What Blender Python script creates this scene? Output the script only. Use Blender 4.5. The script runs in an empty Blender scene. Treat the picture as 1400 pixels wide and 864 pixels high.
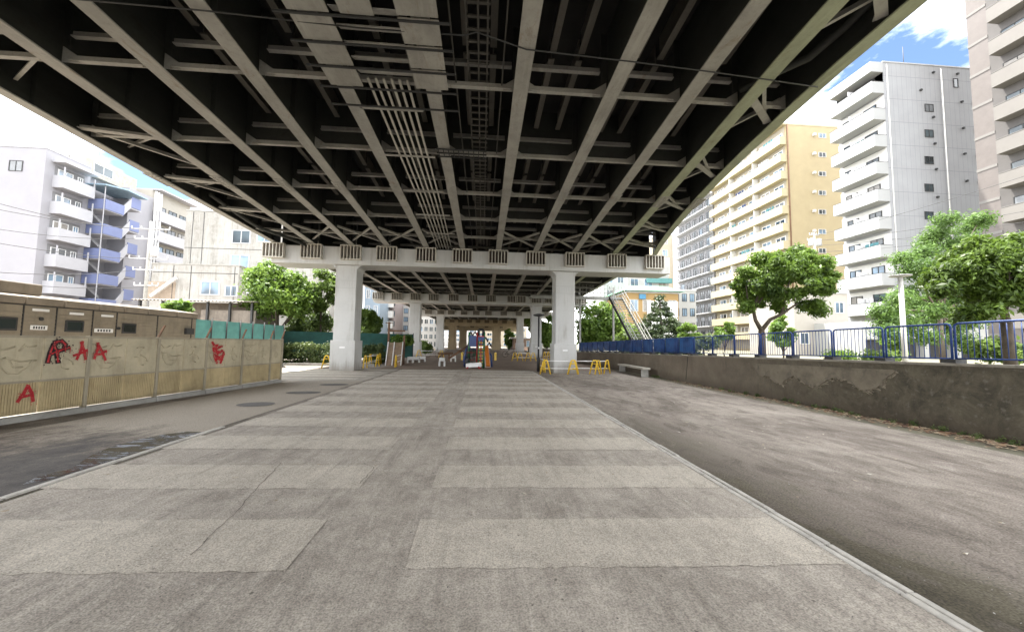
import bpy, math, random
import numpy as np
from mathutils import Vector, Matrix
random.seed(7); RNG = np.random.default_rng(11)
S = bpy.context.scene
COL = S.collection
R = math.radians

# ------------------------------------------------------------------ camera
F = 520.0
PITCH, YAW, ROLL = R(4.03), R(4.33), R(0.86)
CAM = Vector((0, 0, 1.6))
fwd = Vector((math.sin(YAW) * math.cos(PITCH), math.cos(YAW) * math.cos(PITCH), math.sin(PITCH)))
r0 = Vector((math.cos(YAW), -math.sin(YAW), 0))
u0 = r0.cross(fwd)
rgt = r0 * math.cos(ROLL) + u0 * math.sin(ROLL)
upv = u0 * math.cos(ROLL) - r0 * math.sin(ROLL)
cd = bpy.data.cameras.new('camera'); cam = bpy.data.objects.new('camera', cd); COL.objects.link(cam)
m = Matrix((rgt, upv, -fwd)).transposed().to_4x4(); m.translation = CAM
cam.matrix_world = m
cd.sensor_width = 36; cd.lens = F / 1400 * 36; cd.clip_end = 3000; cd.clip_start = 0.05
S.camera = cam

def ray(px, py): return fwd * F + rgt * (px - 700) - upv * (py - 432)
def gp(px, py, z=0.0):
    d = ray(px, py); t = (z - CAM.z) / d.z; return CAM + d * t
def aty(px, py, Y):
    d = ray(px, py); return CAM + d * (Y / d.y)
def atx(px, py, X):
    d = ray(px, py); return CAM + d * (X / d.x)
def atp(px, py, p0, n):
    d = ray(px, py); return CAM + d * ((Vector(p0) - CAM).dot(n) / d.dot(n))

# ------------------------------------------------------------------ objects
class MB:
    def __init__(s): s.v = []; s.f = []; s.sm = []
    def add(s, vs, fs, smooth=False):
        k = len(s.v); s.v += [tuple(p) for p in vs]
        for f in fs: s.f.append(tuple(i + k for i in f)); s.sm.append(smooth)
        return s
    def box(s, x0, x1, y0, y1, z0, z1):
        if x0 > x1: x0, x1 = x1, x0
        if y0 > y1: y0, y1 = y1, y0
        if z0 > z1: z0, z1 = z1, z0
        v = [(x0, y0, z0), (x1, y0, z0), (x1, y1, z0), (x0, y1, z0), (x0, y0, z1), (x1, y0, z1), (x1, y1, z1), (x0, y1, z1)]
        return s.add(v, [(3, 2, 1, 0), (4, 5, 6, 7), (0, 1, 5, 4), (1, 2, 6, 5), (2, 3, 7, 6), (3, 0, 4, 7)])
    def hexa(s, b, t):      # two quads, bottom and top (ccw from above)
        return s.add(list(b) + list(t), [(3, 2, 1, 0), (4, 5, 6, 7), (0, 1, 5, 4), (1, 2, 6, 5), (2, 3, 7, 6), (3, 0, 4, 7)])
    def bar(s, p, q, w, h, up=(0, 0, 1)):
        p = Vector(p); q = Vector(q); d = (q - p).normalized(); u = Vector(up)
        a = d.cross(u)
        if a.length < 1e-4: a = d.cross(Vector((0, 1, 0)))
        a.normalize(); b = a.cross(d).normalized()
        a *= w / 2; b *= h / 2
        v = [p - a - b, p + a - b, p + a + b, p - a + b, q - a - b, q + a - b, q + a + b, q - a + b]
        return s.add(v, [(0, 1, 2, 3), (7, 6, 5, 4), (4, 5, 1, 0), (5, 6, 2, 1), (6, 7, 3, 2), (7, 4, 0, 3)])
    def tube(s, pts, r, n=8, caps=True):
        pts = [Vector(p) for p in pts]; m = len(pts)
        rs = r if isinstance(r, (list, tuple)) else [r] * m
        vs = []; a = None
        for i, p in enumerate(pts):
            d = (pts[min(i + 1, m - 1)] - pts[max(i - 1, 0)]).normalized()
            if a is None:
                a = d.cross(Vector((0, 0, 1)))
                if a.length < 1e-3: a = d.cross(Vector((0, 1, 0)))
            a = (a - d * a.dot(d)).normalized(); b = d.cross(a)
            for k in range(n):
                t = 2 * math.pi * k / n
                vs.append(p + (a * math.cos(t) + b * math.sin(t)) * rs[i])
        fs = [(i * n + k, i * n + (k + 1) % n, (i + 1) * n + (k + 1) % n, (i + 1) * n + k) for i in range(m - 1) for k in range(n)]
        if caps:
            fs += [tuple(range(n - 1, -1, -1)), tuple((m - 1) * n + k for k in range(n))]
        return s.add(vs, fs, True)
    def lathe(s, c, prof, n=16):    # prof: (r,z)
        vs = []; m = len(prof)
        for r, z in prof:
            for k in range(n):
                t = 2 * math.pi * k / n; vs.append((c[0] + r * math.cos(t), c[1] + r * math.sin(t), c[2] + z))
        fs = [(i * n + k, i * n + (k + 1) % n, (i + 1) * n + (k + 1) % n, (i + 1) * n + k) for i in range(m - 1) for k in range(n)]
        fs += [tuple(range(n - 1, -1, -1)), tuple((m - 1) * n + k for k in range(n))]
        return s.add(vs, fs, True)
    def prism(s, front, off):       # front: polygon points; off: extrusion vector
        n = len(front); o = Vector(off); a = [Vector(p) for p in front]; b = [p + o for p in a]
        return s.add(a + b, [tuple(range(n)), tuple(range(2 * n - 1, n - 1, -1))] + [(i, i + n, (i + 1) % n + n, (i + 1) % n) for i in range(n)])
    def build(s, name, mat, parent=None, bevel=0.0, fix=False):
        me = bpy.data.meshes.new(name)
        off = Vector((0, 0, 0)); p = parent
        while p is not None: off += p.location; p = p.parent
        me.from_pydata([(x - off.x, y - off.y, z - off.z) for x, y, z in s.v], [], s.f)
        me.polygons.foreach_set('use_smooth', s.sm)
        if fix:
            import bmesh
            bm = bmesh.new(); bm.from_mesh(me); bmesh.ops.recalc_face_normals(bm, faces=bm.faces); bm.to_mesh(me); bm.free()
        me.materials.append(mat)
        o = bpy.data.objects.new(name, me); COL.objects.link(o); o.parent = parent
        if bevel:
            b = o.modifiers.new('bevel', 'BEVEL'); b.width = bevel; b.segments = 2; b.limit_method = 'ANGLE'
        return o

def thing(name, label, cat, loc=(0, 0, 0), group=None, rz=0.0):
    o = bpy.data.objects.new(name, None); COL.objects.link(o); o.location = loc; o.rotation_euler = (0, 0, rz)
    o.empty_display_size = 0.2
    return tag(o, label, cat, group)
def tag(o, label=None, cat=None, group=None, kind=None):
    if label: o['label'] = label
    if cat: o['category'] = cat
    if group: o['group'] = group
    if kind: o['kind'] = kind
    return o
def struct(o): o['kind'] = 'structure'; return o
def dup(root, loc, rz=0.0, label=None):
    def cp(o, par):
        c = o.copy(); COL.objects.link(c); c.parent = par
        for ch in list(o.children): cp(ch, c)
        return c
    r = cp(root, None); r.location = loc; r.rotation_euler = (0, 0, rz)
    if label: r['label'] = label
    return r

# ------------------------------------------------------------------ materials
class NT:
    def __init__(s, name):
        s.m = bpy.data.materials.new(name); s.m.use_nodes = True; s.t = s.m.node_tree; s.n = s.t.nodes; s.l = s.t.links
        s.bs = s.n['Principled BSDF']
        s.tc = s.n.new('ShaderNodeTexCoord'); s.geo = s.n.new('ShaderNodeNewGeometry')
        s.P = s.geo.outputs['Position']; s.O = s.tc.outputs['Object']
    def noise(s, scale, detail=5, rough=.6, vec=None, dist=0, sc=None):
        n = s.n.new('ShaderNodeTexNoise'); n.inputs['Scale'].default_value = scale; n.inputs['Detail'].default_value = detail
        n.inputs['Roughness'].default_value = rough; n.inputs['Distortion'].default_value = dist
        v = vec or s.P
        if sc:
            mp = s.n.new('ShaderNodeMapping'); mp.inputs['Scale'].default_value = sc; s.l.new(v, mp.inputs[0]); v = mp.outputs[0]
        s.l.new(v, n.inputs['Vector']); return n.outputs['Fac']
    def voro(s, scale, feat='F1', out='Distance', vec=None):
        n = s.n.new('ShaderNodeTexVoronoi'); n.feature = feat; n.inputs['Scale'].default_value = scale; s.l.new(vec or s.P, n.inputs['Vector']); return n.outputs[out]
    def ramp(s, fac, *stops):
        n = s.n.new('ShaderNodeValToRGB'); e = n.color_ramp.elements
        while len(e) < len(stops): e.new(.5)
        for i, (p, c) in enumerate(stops):
            e[i].position = p; e[i].color = (c, c, c, 1) if not isinstance(c, tuple) else (*c, 1)
        s.l.new(fac, n.inputs[0]); return n.outputs[0]
    def mix(s, fac, a, b, mode='MIX'):
        n = s.n.new('ShaderNodeMix'); n.data_type = 'RGBA'; n.blend_type = mode
        for k, x in ((0, fac), (6, a), (7, b)):
            if isinstance(x, (int, float)): n.inputs[k].default_value = x if k == 0 else (x, x, x, 1)
            elif isinstance(x, tuple): n.inputs[k].default_value = (*x, 1)
            else: s.l.new(x, n.inputs[k])
        return n.outputs[2]
    def math(s, op, a, b=0.0, clamp=False):
        n = s.n.new('ShaderNodeMath'); n.operation = op; n.use_clamp = clamp
        for k, x in ((0, a), (1, b)):
            if isinstance(x, (int, float)): n.inputs[k].default_value = x
            else: s.l.new(x, n.inputs[k])
        return n.outputs[0]
    def xyz(s, vec=None):
        n = s.n.new('ShaderNodeSeparateXYZ'); s.l.new(vec or s.P, n.inputs[0]); return n.outputs
    def base(s, c):
        if isinstance(c, tuple): s.bs.inputs['Base Color'].default_value = (*c, 1)
        else: s.l.new(c, s.bs.inputs['Base Color'])
    def set(s, rough=.8, metal=0, spec=None):
        if isinstance(rough, (int, float)): s.bs.inputs['Roughness'].default_value = rough
        else: s.l.new(rough, s.bs.inputs['Roughness'])
        s.bs.inputs['Metallic'].default_value = metal
        if spec is not None: s.bs.inputs['Specular IOR Level'].default_value = spec
    def bump(s, h, strength=.3, dist=.02):
        n = s.n.new('ShaderNodeBump'); n.inputs['Strength'].default_value = strength; n.inputs['Distance'].default_value = dist
        s.l.new(h, n.inputs['Height']); s.l.new(n.outputs[0], s.bs.inputs['Normal'])

def mul(c, k): return tuple(min(1, x * k) for x in c)
def M(name, c, rough=.75, var=.25, scale=3.0, fine=40.0, bump=.15, metal=0, stain=0.0, stain_c=(.05, .045, .035), streak=False, spec=None):
    t = NT(name)
    n = t.noise(scale, 6, .65); f = t.noise(fine, 3, .6)
    k = t.ramp(n, (.3, 0.0), (.7, 1.0))
    col = t.mix(k, mul(c, 1 - var), mul(c, 1 + var * .6))
    col = t.mix(t.ramp(f, (.35, .0), (.75, .35)), col, mul(c, 1 - var * 1.2))
    if stain:
        sv = t.noise(scale * 1.7, 8, .75, sc=(1, 1, .12) if streak else None, dist=.4)
        col = t.mix(t.ramp(sv, (.5, 0.0), (.72, stain)), col, stain_c)
    t.base(col); t.set(rough, metal, spec)
    if bump: t.bump(f, bump, .01)
    return t.m
def glass(name, c=(.03, .04, .045), rough=.06):
    t = NT(name); n = t.noise(.35, 2, .5)
    t.base(t.mix(t.ramp(n, (.4, 0.0), (.6, 1.0)), mul(c, .6), mul(c, 2.4))); t.set(rough, 0, .7); return t.m
def leafmat(name, dark, light, trans=.35):
    t = NT(name)
    at = t.n.new('ShaderNodeAttribute'); at.attribute_name = 'tone'
    big = t.noise(1.2, 3, .6)
    f = t.math('ADD', t.math('MULTIPLY', at.outputs['Fac'], .7), t.math('MULTIPLY', big, .5))
    col = t.mix(t.ramp(f, (.25, 0.0), (.95, 1.0)), dark, light)
    t.base(col); t.set(.5, 0, .35)
    tr = t.n.new('ShaderNodeBsdfTranslucent'); t.l.new(t.mix(.5, col, mul(light, 1.3)), tr.inputs[0])
    mx = t.n.new('ShaderNodeMixShader'); mx.inputs[0].default_value = trans
    t.l.new(t.bs.outputs[0], mx.inputs[1]); t.l.new(tr.outputs[0], mx.inputs[2])
    t.l.new(mx.outputs[0], t.n['Material Output'].inputs[0]); return t.m

# painted steel of the viaduct
def steel(name, c, grime=.5):
    t = NT(name)
    n = t.noise(1.3, 6, .65); f = t.noise(14, 5, .7); st = t.noise(2.5, 7, .75, sc=(1, .18, 1))
    col = t.mix(t.ramp(n, (.3, 0.0), (.7, 1.0)), mul(c, .78), mul(c, 1.12))
    col = t.mix(t.ramp(st, (.5, 0.0), (.8, grime)), col, mul((c[0], c[1] * .92, c[2] * .8), .42))
    col = t.mix(t.ramp(f, (.52, 0.0), (.7, .45)), col, mul(c, .6))
    ru = t.noise(3.2, 8, .8, sc=(1, .35, 1), dist=.5); col = t.mix(t.ramp(ru, (.56, 0.0), (.68, .75)), col, (c[0] * .62, c[1] * .50, c[2] * .38))
    dr = t.noise(6, 5, .7, sc=(1, .08, 1)); col = t.mix(t.ramp(dr, (.55, 0.0), (.68, .4)), col, mul(c, 1.35))
    t.base(col); t.set(.6, 0, .3); t.bump(f, .08, .01); return t.m
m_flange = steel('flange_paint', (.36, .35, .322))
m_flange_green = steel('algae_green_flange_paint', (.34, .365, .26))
m_web = steel('shade_dark_girder_paint', (.042, .044, .040), .6)  # same paint as the flanges, darkened to imitate shade on the webs
m_deck = M('shade_dark_deck', (.022, .021, .020), .9, .4, 1.5)  # near-black colour imitates the shade between the girders
def piermat():
    t = NT('pier_paint'); c = (.50, .498, .482); n = t.noise(.8, 6, .65); st = t.noise(2.4, 8, .78, sc=(1, 1, .07), dist=.2); sp = t.noise(1.1, 5, .6); f = t.noise(28, 4, .6); z = t.xyz()[2]
    col = t.mix(t.ramp(n, (.3, 0.0), (.7, 1.0)), mul(c, .90), mul(c, 1.05))
    col = t.mix(t.math('MULTIPLY', t.ramp(st, (.50, 0.0), (.66, .75)), t.ramp(sp, (.40, .1), (.62, 1.0))), col, (.29, .265, .225))
    g = t.math('ADD', z, t.math('MULTIPLY', st, -.9)); g = t.math('ADD', g, t.math('MULTIPLY', f, -.35))
    col = t.mix(t.ramp(t.math('ADD', g, .7), (.15, .7), (.60, 0.0)), col, (.20, .175, .14))
    col = t.mix(t.ramp(f, (.62, 0.0), (.72, .35)), col, mul(c, .7)); t.base(col); t.set(.55); t.bump(f, .06, .006); return t.m
m_pier = piermat()
m_tanpier = M('tan_concrete_pier', (.42, .34, .22), .85, .2, .8, 20, .15, stain=.4, stain_c=(.16, .12, .08), streak=True)
m_dark = M('dark_metal', (.03, .03, .03), .6, .3)
m_black = M('black_paint', (.018, .018, .02), .5, .3)
m_pipe = M('galvanised_pipe', (.5, .48, .43), .45, .15, 2)
m_white = M('white_paint', (.78, .78, .77), .5, .08, 2, bump=.03)
m_offwhite = M('off_white_paint', (.66, .65, .62), .6, .12, 2)
m_yellow = M('yellow_paint', (.75, .48, .03), .5, .2, 8)
m_blue = M('blue_fence_paint', (.018, .052, .20), .45, .35, 6, spec=.4)
m_concrete = M('concrete', (.34, .33, .30), .85, .2, 1.5, 60, .3, stain=.4)
m_wood = M('weathered_wood', (.22, .15, .095), .8, .35, 5, 60, .3)
m_rust = M('rusty_steel', (.16, .085, .045), .8, .4, 8)
m_glass = glass('window_glass'); m_glass_blue = glass('sky_tinted_glass', (.09, .13, .17))
m_alu = M('aluminium_frame', (.45, .45, .45), .4, .1, 4, bump=0)
# ------------------------------------------------------------------ world and light
SUN = Vector((-.24, .27, .93)).normalized()
W = bpy.data.worlds.new('World'); S.world = W; W.use_nodes = True
wn, wl = W.node_tree.nodes, W.node_tree.links
sky = wn.new('ShaderNodeTexSky'); sky.sky_type = 'NISHITA'; sky.sun_disc = False
sky.sun_elevation = math.asin(SUN.z); sky.sun_rotation = math.atan2(SUN.x, SUN.y); sky.altitude = 50; sky.air_density = 1.0; sky.dust_density = .3; sky.ozone_density = 2.5
bg = wn['Background']; bg.inputs[1].default_value = 0.05
tc = wn.new('ShaderNodeTexCoord'); mp = wn.new('ShaderNodeMapping'); mp.inputs['Scale'].default_value = (1, 1, 2.2); mp.inputs['Location'].default_value = (.35, .1, .2)
wl.new(tc.outputs['Generated'], mp.inputs[0])
ns = wn.new('ShaderNodeTexNoise'); ns.inputs['Scale'].default_value = 3.1; ns.inputs['Detail'].default_value = 9; ns.inputs['Roughness'].default_value = .62; ns.inputs['Distortion'].default_value = .25
wl.new(mp.outputs[0], ns.inputs['Vector'])
rp = wn.new('ShaderNodeValToRGB'); rp.color_ramp.elements[0].position = .38; rp.color_ramp.elements[1].position = .66
# gaps in the cloud cover: where the deck of cloud thins out in the sky
acc = ns.outputs['Fac']
for dv, wid, amt in (((.72, .56, .42), .985, .315), ((-.60, .72, .33), .986, .30), ((.55, .60, .58), .985, .14)):
    nv = wn.new('ShaderNodeVectorMath'); nv.operation = 'NORMALIZE'; wl.new(tc.outputs['Generated'], nv.inputs[0])
    dt = wn.new('ShaderNodeVectorMath'); dt.operation = 'DOT_PRODUCT'; wl.new(nv.outputs[0], dt.inputs[0]); dt.inputs[1].default_value = Vector(dv).normalized()
    mr = wn.new('ShaderNodeMapRange'); mr.inputs[1].default_value = wid; mr.inputs[2].default_value = 1.0; mr.inputs[3].default_value = 0; mr.inputs[4].default_value = amt; wl.new(dt.outputs['Value'], mr.inputs[0])
    sb = wn.new('ShaderNodeMath'); sb.operation = 'SUBTRACT'; wl.new(acc, sb.inputs[0]); wl.new(mr.outputs[0], sb.inputs[1]); acc = sb.outputs[0]
ad = wn.new('ShaderNodeMath'); ad.inputs[1].default_value = .10; wl.new(acc, ad.inputs[0]); acc = ad.outputs[0]
wl.new(acc, rp.inputs[0])
mx = wn.new('ShaderNodeMix'); mx.data_type = 'RGBA'
wl.new(rp.outputs[0], mx.inputs[0]); wl.new(sky.outputs[0], mx.inputs[6]); mx.inputs[7].default_value = (22.0, 22.2, 22.6, 1)
wl.new(mx.outputs[2], bg.inputs[0])
sl = bpy.data.lights.new('sun', 'SUN'); sl.energy = 3.2; sl.angle = R(1.0); sl.color = (1, .955, .88)
so = bpy.data.objects.new('sun', sl); COL.objects.link(so); so.rotation_euler = SUN.to_track_quat('Z', 'Y').to_euler(); so.location = (0, 0, 60)
S.view_settings.view_transform = 'Standard'; S.view_settings.look = 'None'; S.view_settings.gamma = 1; S.view_settings.use_curve_mapping = False
S.view_settings.exposure = 2.48
S.cycles.max_bounces = 8; S.cycles.diffuse_bounces = 5; S.cycles.glossy_bounces = 3; S.cycles.transmission_bounces = 4; S.cycles.transparent_max_bounces = 6
try: S.cycles.use_denoising = True
except Exception: pass

# ------------------------------------------------------------------ ground
def ground_mat():
    t = NT('trodden_earth')
    big = t.noise(.45, 8, .75, sc=(1, .55, 1), dist=.6); mid = t.noise(2.6, 8, .78, sc=(1, .5, 1), dist=.6)
    col = t.mix(t.ramp(big, (.34, 0.0), (.64, 1.0)), (.135, .112, .094), (.33, .29, .247))
    col = t.mix(t.ramp(mid, (.32, .75), (.50, 0.0)), col, (.085, .070, .055))
    col = t.mix(t.ramp(mid, (.54, 0.0), (.72, .7)), col, (.40, .36, .315))
    st = t.noise(5, 7, .75, sc=(.9, .12, 1)); col = t.mix(t.ramp(st, (.54, 0.0), (.7, .5)), col, (.10, .085, .07))
    x, y, z = t.xyz()
    d = t.math('ADD', t.math('SUBTRACT', x, 2.8), t.math('MULTIPLY', t.math('SUBTRACT', big, .5), -4.5)); d = t.math('ADD', d, t.math('MULTIPLY', t.math('SUBTRACT', mid, .5), -3.0))
    near = t.ramp(d, (.25, .9), (1.0, 0.0)); yy = t.ramp(t.math('MULTIPLY', y, .05), (.20, 1.0), (.50, 0.0))
    col = t.mix(t.math('MULTIPLY', near, yy), col, t.mix(t.ramp(mid, (.4, 0.0), (.6, 1.0)), (.040, .034, .020), (.10, .088, .058)))
    col, f1, f2 = speckle(t, col, .6, 1.4, 60, 22, .8)
    v = t.voro(7); col = t.mix(t.ramp(v, (.02, .7), (.04, 0.0)), col, (.5, .47, .42))
    t.base(col); t.set(.92, 0, .2); t.bump(t.math('ADD', t.math('MULTIPLY', mid, 3.0), f1), .6, .012); return t.m
def speckle(t, col, lo=.60, hi=1.36, s1=85, s2=26, k=.75):
    f1 = t.noise(s1, 2, .5); f2 = t.noise(s2, 3, .65)
    dk = t.mix(1.0, col, (lo, lo, lo), 'MULTIPLY'); lt = t.mix(1.0, col, (hi, hi, hi * .98), 'MULTIPLY')
    c = t.mix(t.math('MULTIPLY', t.ramp(f1, (.50, 0.0), (.66, 1.0)), k), col, lt)
    c = t.mix(t.math('MULTIPLY', t.ramp(f1, (.34, 1.0), (.48, 0.0)), k), c, dk)
    c = t.mix(t.math('MULTIPLY', t.ramp(f2, (.56, 0.0), (.74, 1.0)), k * .4), c, dk)
    return c, f1, f2
def asphalt(name, lo, hi, dust, worn=None):
    t = NT(name)
    big = t.noise(.7, 7, .72, sc=(1, .7, 1)); mid = t.noise(3.6, 8, .78, dist=.4)
    col = t.mix(t.ramp(big, (.36, 0.0), (.64, 1.0)), lo, hi)
    col = t.mix(t.ramp(mid, (.46, 0.0), (.68, .7)), col, dust)
    col = t.mix(t.ramp(mid, (.30, .55), (.44, 0.0)), col, mul(lo, .68))
    st = t.noise(9, 7, .75, sc=(1, .07, 1), dist=.2)          # sweeping marks along the way
    col = t.mix(t.ramp(st, (.52, 0.0), (.70, .6)), col, mul(lo, .72)); col = t.mix(t.ramp(st, (.30, .45), (.46, 0.0)), col, mul(dust, 1.12))
    if worn:
        w = t.noise(2.4, 9, .8, sc=(1, .8, 1)); col = t.mix(t.ramp(w, (.50, 0.0), (.66, .9)), col, worn)
    col, f1, f2 = speckle(t, col)
    pits = t.noise(20, 2, .5); col = t.mix(t.ramp(pits, (.70, 0.0), (.75, .75)), col, mul(lo, .35))
    v = t.voro(9); col = t.mix(t.ramp(v, (.02, .6), (.035, 0.0)), col, (.6, .57, .52))
    t.base(col); t.set(.9, 0, .2); t.bump(t.math('ADD', f1, t.math('MULTIPLY', f2, .8)), .7, .006); return t.m
m_earth = ground_mat()
m_asph = asphalt('worn_asphalt', (.278, .246, .209), (.43, .387, .333), (.50, .453, .392))
m_band = asphalt('pale_cement_band', (.41, .368, .311), (.525, .475, .404), (.555, .505, .432), worn=(.37, .332, .282))
def wet_mat():
    t = NT('damp_asphalt')
    big = t.noise(.5, 8, .75, sc=(1, .5, 1), dist=.5); mid = t.noise(3, 8, .78, dist=.4)
    col = t.mix(t.ramp(big, (.38, 0.0), (.62, 1.0)), (.13, .108, .088), (.24, .205, .17))
    col = t.mix(t.ramp(mid, (.54, 0.0), (.72, .6)), col, (.31, .27, .225)); col = t.mix(t.ramp(mid, (.32, .6), (.46, 0.0)), col, (.075, .06, .048))
    x, y, z = t.xyz()
    dry = t.ramp(t.math('ADD', t.math('MULTIPLY', y, .1), t.math('MULTIPLY', big, .5)), (.88, 0.0), (1.2, 1.0)); col = t.mix(t.math('MULTIPLY', dry, .8), col, (.36, .32, .265))
    w = t.math('ADD', t.math('MULTIPLY', t.math('ABSOLUTE', t.math('SUBTRACT', y, 4.6)), .33), t.math('MULTIPLY', t.math('ABSOLUTE', t.math('SUBTRACT', x, -5.9)), .24))
    w = t.math('ADD', w, t.math('MULTIPLY', t.math('SUBTRACT', big, .5), 2.2)); w = t.math('ADD', w, t.math('MULTIPLY', t.math('SUBTRACT', mid, .5), 1.0))
    wet = t.ramp(w, (.55, 1.0), (1.0, 0.0)); col = t.mix(t.math('MULTIPLY', wet, .85), col, t.mix(t.ramp(mid, (.38, 0.0), (.62, 1.0)), (.022, .018, .015), (.075, .062, .05)))
    col, f1, f2 = speckle(t, col, .6, 1.4, 60, 22, .7)
    t.base(col); t.set(t.ramp(wet, (0.0, .9), (1.0, .62)), 0, .15); t.bump(t.math('ADD', f1, f2), .5, .006); return t.m
m_wet = wet_mat()

g = MB(); g.add([(-900, -300, 0), (8.2, -300, 0), (8.2, 1500, 0), (-900, 1500, 0)], [(0, 1, 2, 3)])
struct(g.build('ground', m_earth))
g = MB(); g.add([(9.2, -60, .8), (900, -60, .8), (900, 1500, .8), (8.6, 1500, .8), (8.6, 36, .8), (9.2, 6, .8)], [(0, 1, 2, 3, 4, 5)])
g.add([(8.2, -60, 0), (9.3, -60, 0), (9.3, 1500, 0), (8.2, 1500, 0)], [(0, 1, 2, 3)])
struct(g.build('raised_ground', M('park_soil', (.16, .15, .10), .9, .4, .6, 20, .3)))
XL, XR = -4.62, 2.74
g = MB(); ys = [-30] + [y for y in np.arange(-2, 26, .5)]
g.add([(XL, -30, .004), (XR, -30, .004), (XR, 22.2, .004), (-4.5, 22.2, .004)], [(0, 1, 2, 3)])
struct(g.build('path', m_asph))
g = MB(); g.add([(-8.9, -30, .003), (XL - .1, -30, .003), (XL - .1, 15.6, .003), (-7.5, 15.6, .003)], [(0, 1, 2, 3)])
struct(g.build('side_lane', m_wet))
# open pale paving left of the pier, in daylight
g = MB(); g.add([(-40, 15.6, .0035), (XL - .1, 15.6, .0035), (XL - .1, 22.2, .0035), (-40, 22.2, .0035)], [(0, 1, 2, 3)])
struct(g.build('pavement', M('pale_paving', (.34, .31, .26), .85, .25, .8, 60, .3)))
for k in range(5):
    g = MB(); y = 16.2 + k * 1.25
    g.add([(-13.5, y, .008), (-5.2, y, .008), (-5.2, y + .55, .008), (-13.5, y + .55, .008)], [(0, 1, 2, 3)])
    struct(g.build('paving_band', m_band))
g = MB(); g.add([(-6.0, 22.25, .0045), (8.1, 22.25, .0045), (8.1, 78, .0045), (-6.0, 78, .0045)], [(0, 1, 2, 3)])
struct(g.build('play_area_earth', M('brown_play_earth', (.20, .145, .105), .9, .35, .7, 40, .4)))
def band(xa, xb, y0, y1, skew=-.035, notch=False):
    g = MB(); top = []; bot = []
    n = 60; rr = random.Random(int(y0 * 100 + xa * 10))
    for i in range(n + 1):
        x = xa + (xb - xa) * i / n; s = skew * (x + .5)
        bot.append((x + rr.uniform(-.01, .01), y0 + s + rr.uniform(-.014, .014), .008)); top.append((x + rr.uniform(-.01, .01), y1 + s + rr.uniform(-.014, .014), .008))
    if notch: top[-1] = (xb - .16, top[-1][1], .008)
    g.add(bot + top, [(i, i + 1, n + 2 + i, n + 1 + i) for i in range(n)])
    struct(g.build('paving_band', m_band))
for k in range(-2, 13):
    y0 = 2.79 + 1.5 * k; y1 = y0 + .78
    band(-.52, XR - .03, y0 + .05, y1 + .02)
    band(-4.6 if k < 3 else -4.55, -1.30 - (.0 if k % 2 else .04), y0 + .03, y1 + .03)
# hairline cracks and pale scuffs
def crack(pts, w, name, mat, z=.0125):
    g = MB(); P_ = []
    for a, b in zip(pts, pts[1:]):
        for k in range(8): P_.append(a.lerp(b, k / 8) + Vector((random.uniform(-.012, .012), random.uniform(-.012, .012), 0)))
    P_.append(pts[-1])
    for a, b in zip(P_, P_[1:]):
        d = (b - a).normalized(); n_ = Vector((-d.y, d.x, 0)) * w * random.uniform(.4, 1)
        g.add([(a.x - n_.x, a.y - n_.y, z), (a.x + n_.x, a.y + n_.y, z), (b.x + n_.x, b.y + n_.y, z), (b.x - n_.x, b.y - n_.y, z)], [(0, 1, 2, 3)])
    struct(g.build(name, mat))
m_crk = M('crack_dirt', (.14, .12, .10), .95, .3); m_scuff = M('pale_scuff', (.50, .46, .40), .9, .2)
crack([gp(262, 760), gp(318, 706), gp(352, 668), gp(384, 634)], .0045, 'pavement_crack', m_crk)
crack([gp(496, 634), gp(512, 640), gp(492, 662)], .004, 'pavement_crack', m_crk)
crack([gp(470, 604), gp(430, 601), gp(404, 598)], .006, 'pavement_crack', m_crk)
for k in range(9):
    a = gp(806 + random.uniform(-6, 14), 683 + k * 1.9); b = gp(870 + random.uniform(-30, 40), 683 + k * 1.9); crack([a, b], .0035, 'pavement_scuff', m_scuff, .0105)
for k in range(6):
    a = gp(320 + random.uniform(-6, 14), 676 + k * 2.2); b = gp(368 + random.uniform(-20, 20), 674 + k * 2.2); crack([a, b], .003, 'pavement_scuff', m_scuff, .0105)
# oval and block patches in the asphalt
for (px, py, rx, ry) in ((350, 553, .42, .34), (415, 537, .5, .3), (457, 526, .5, .3)):
    c = gp(px, py); g = MB(); n = 28
    g.add([(c.x + rx * math.cos(2 * math.pi * k / n), c.y + ry * math.sin(2 * math.pi * k / n), .011) for k in range(n)], [tuple(range(n))])
    tag(g.build('manhole_cover', M('iron_cover', (.10, .09, .08), .7, .3, 12, 60, .4)), ['oval dark iron cover nearest the panel fence corner', 'oval dark iron cover between the fence end and the first pier', 'farthest oval dark iron cover towards the left pier'][(px > 400) + (px > 450)], 'manhole cover', 'round covers set in the paving')
# puddle
pts = []
outl = [(100, 640), (122, 624), (150, 612), (190, 601), (225, 594), (258, 590), (276, 591), (262, 597), (240, 603), (216, 610), (180, 621), (150, 630), (112, 642), (62, 657), (30, 663), (52, 652)]
g = MB(); g.add([(p.x, p.y, .0065) for p in (gp(*q) for q in outl)], [tuple(range(len(outl)))])
t = NT('sky_streaked_water'); fl = t.noise(5, 8, .78, sc=(.45, 1.6, 1), dist=1.2); t.base(t.mix(t.ramp(fl, (.54, 0.0), (.70, .8)), (.02, .018, .016), (.46, .48, .52))); t.set(t.ramp(fl, (.42, .06), (.6, .35)), 0, .5); t.bump(t.noise(30, 3, .6), .12, .004)  # pale streaks in the base colour imitate sky reflections
struct(g.build('puddle', t.m, fix=True))
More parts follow.
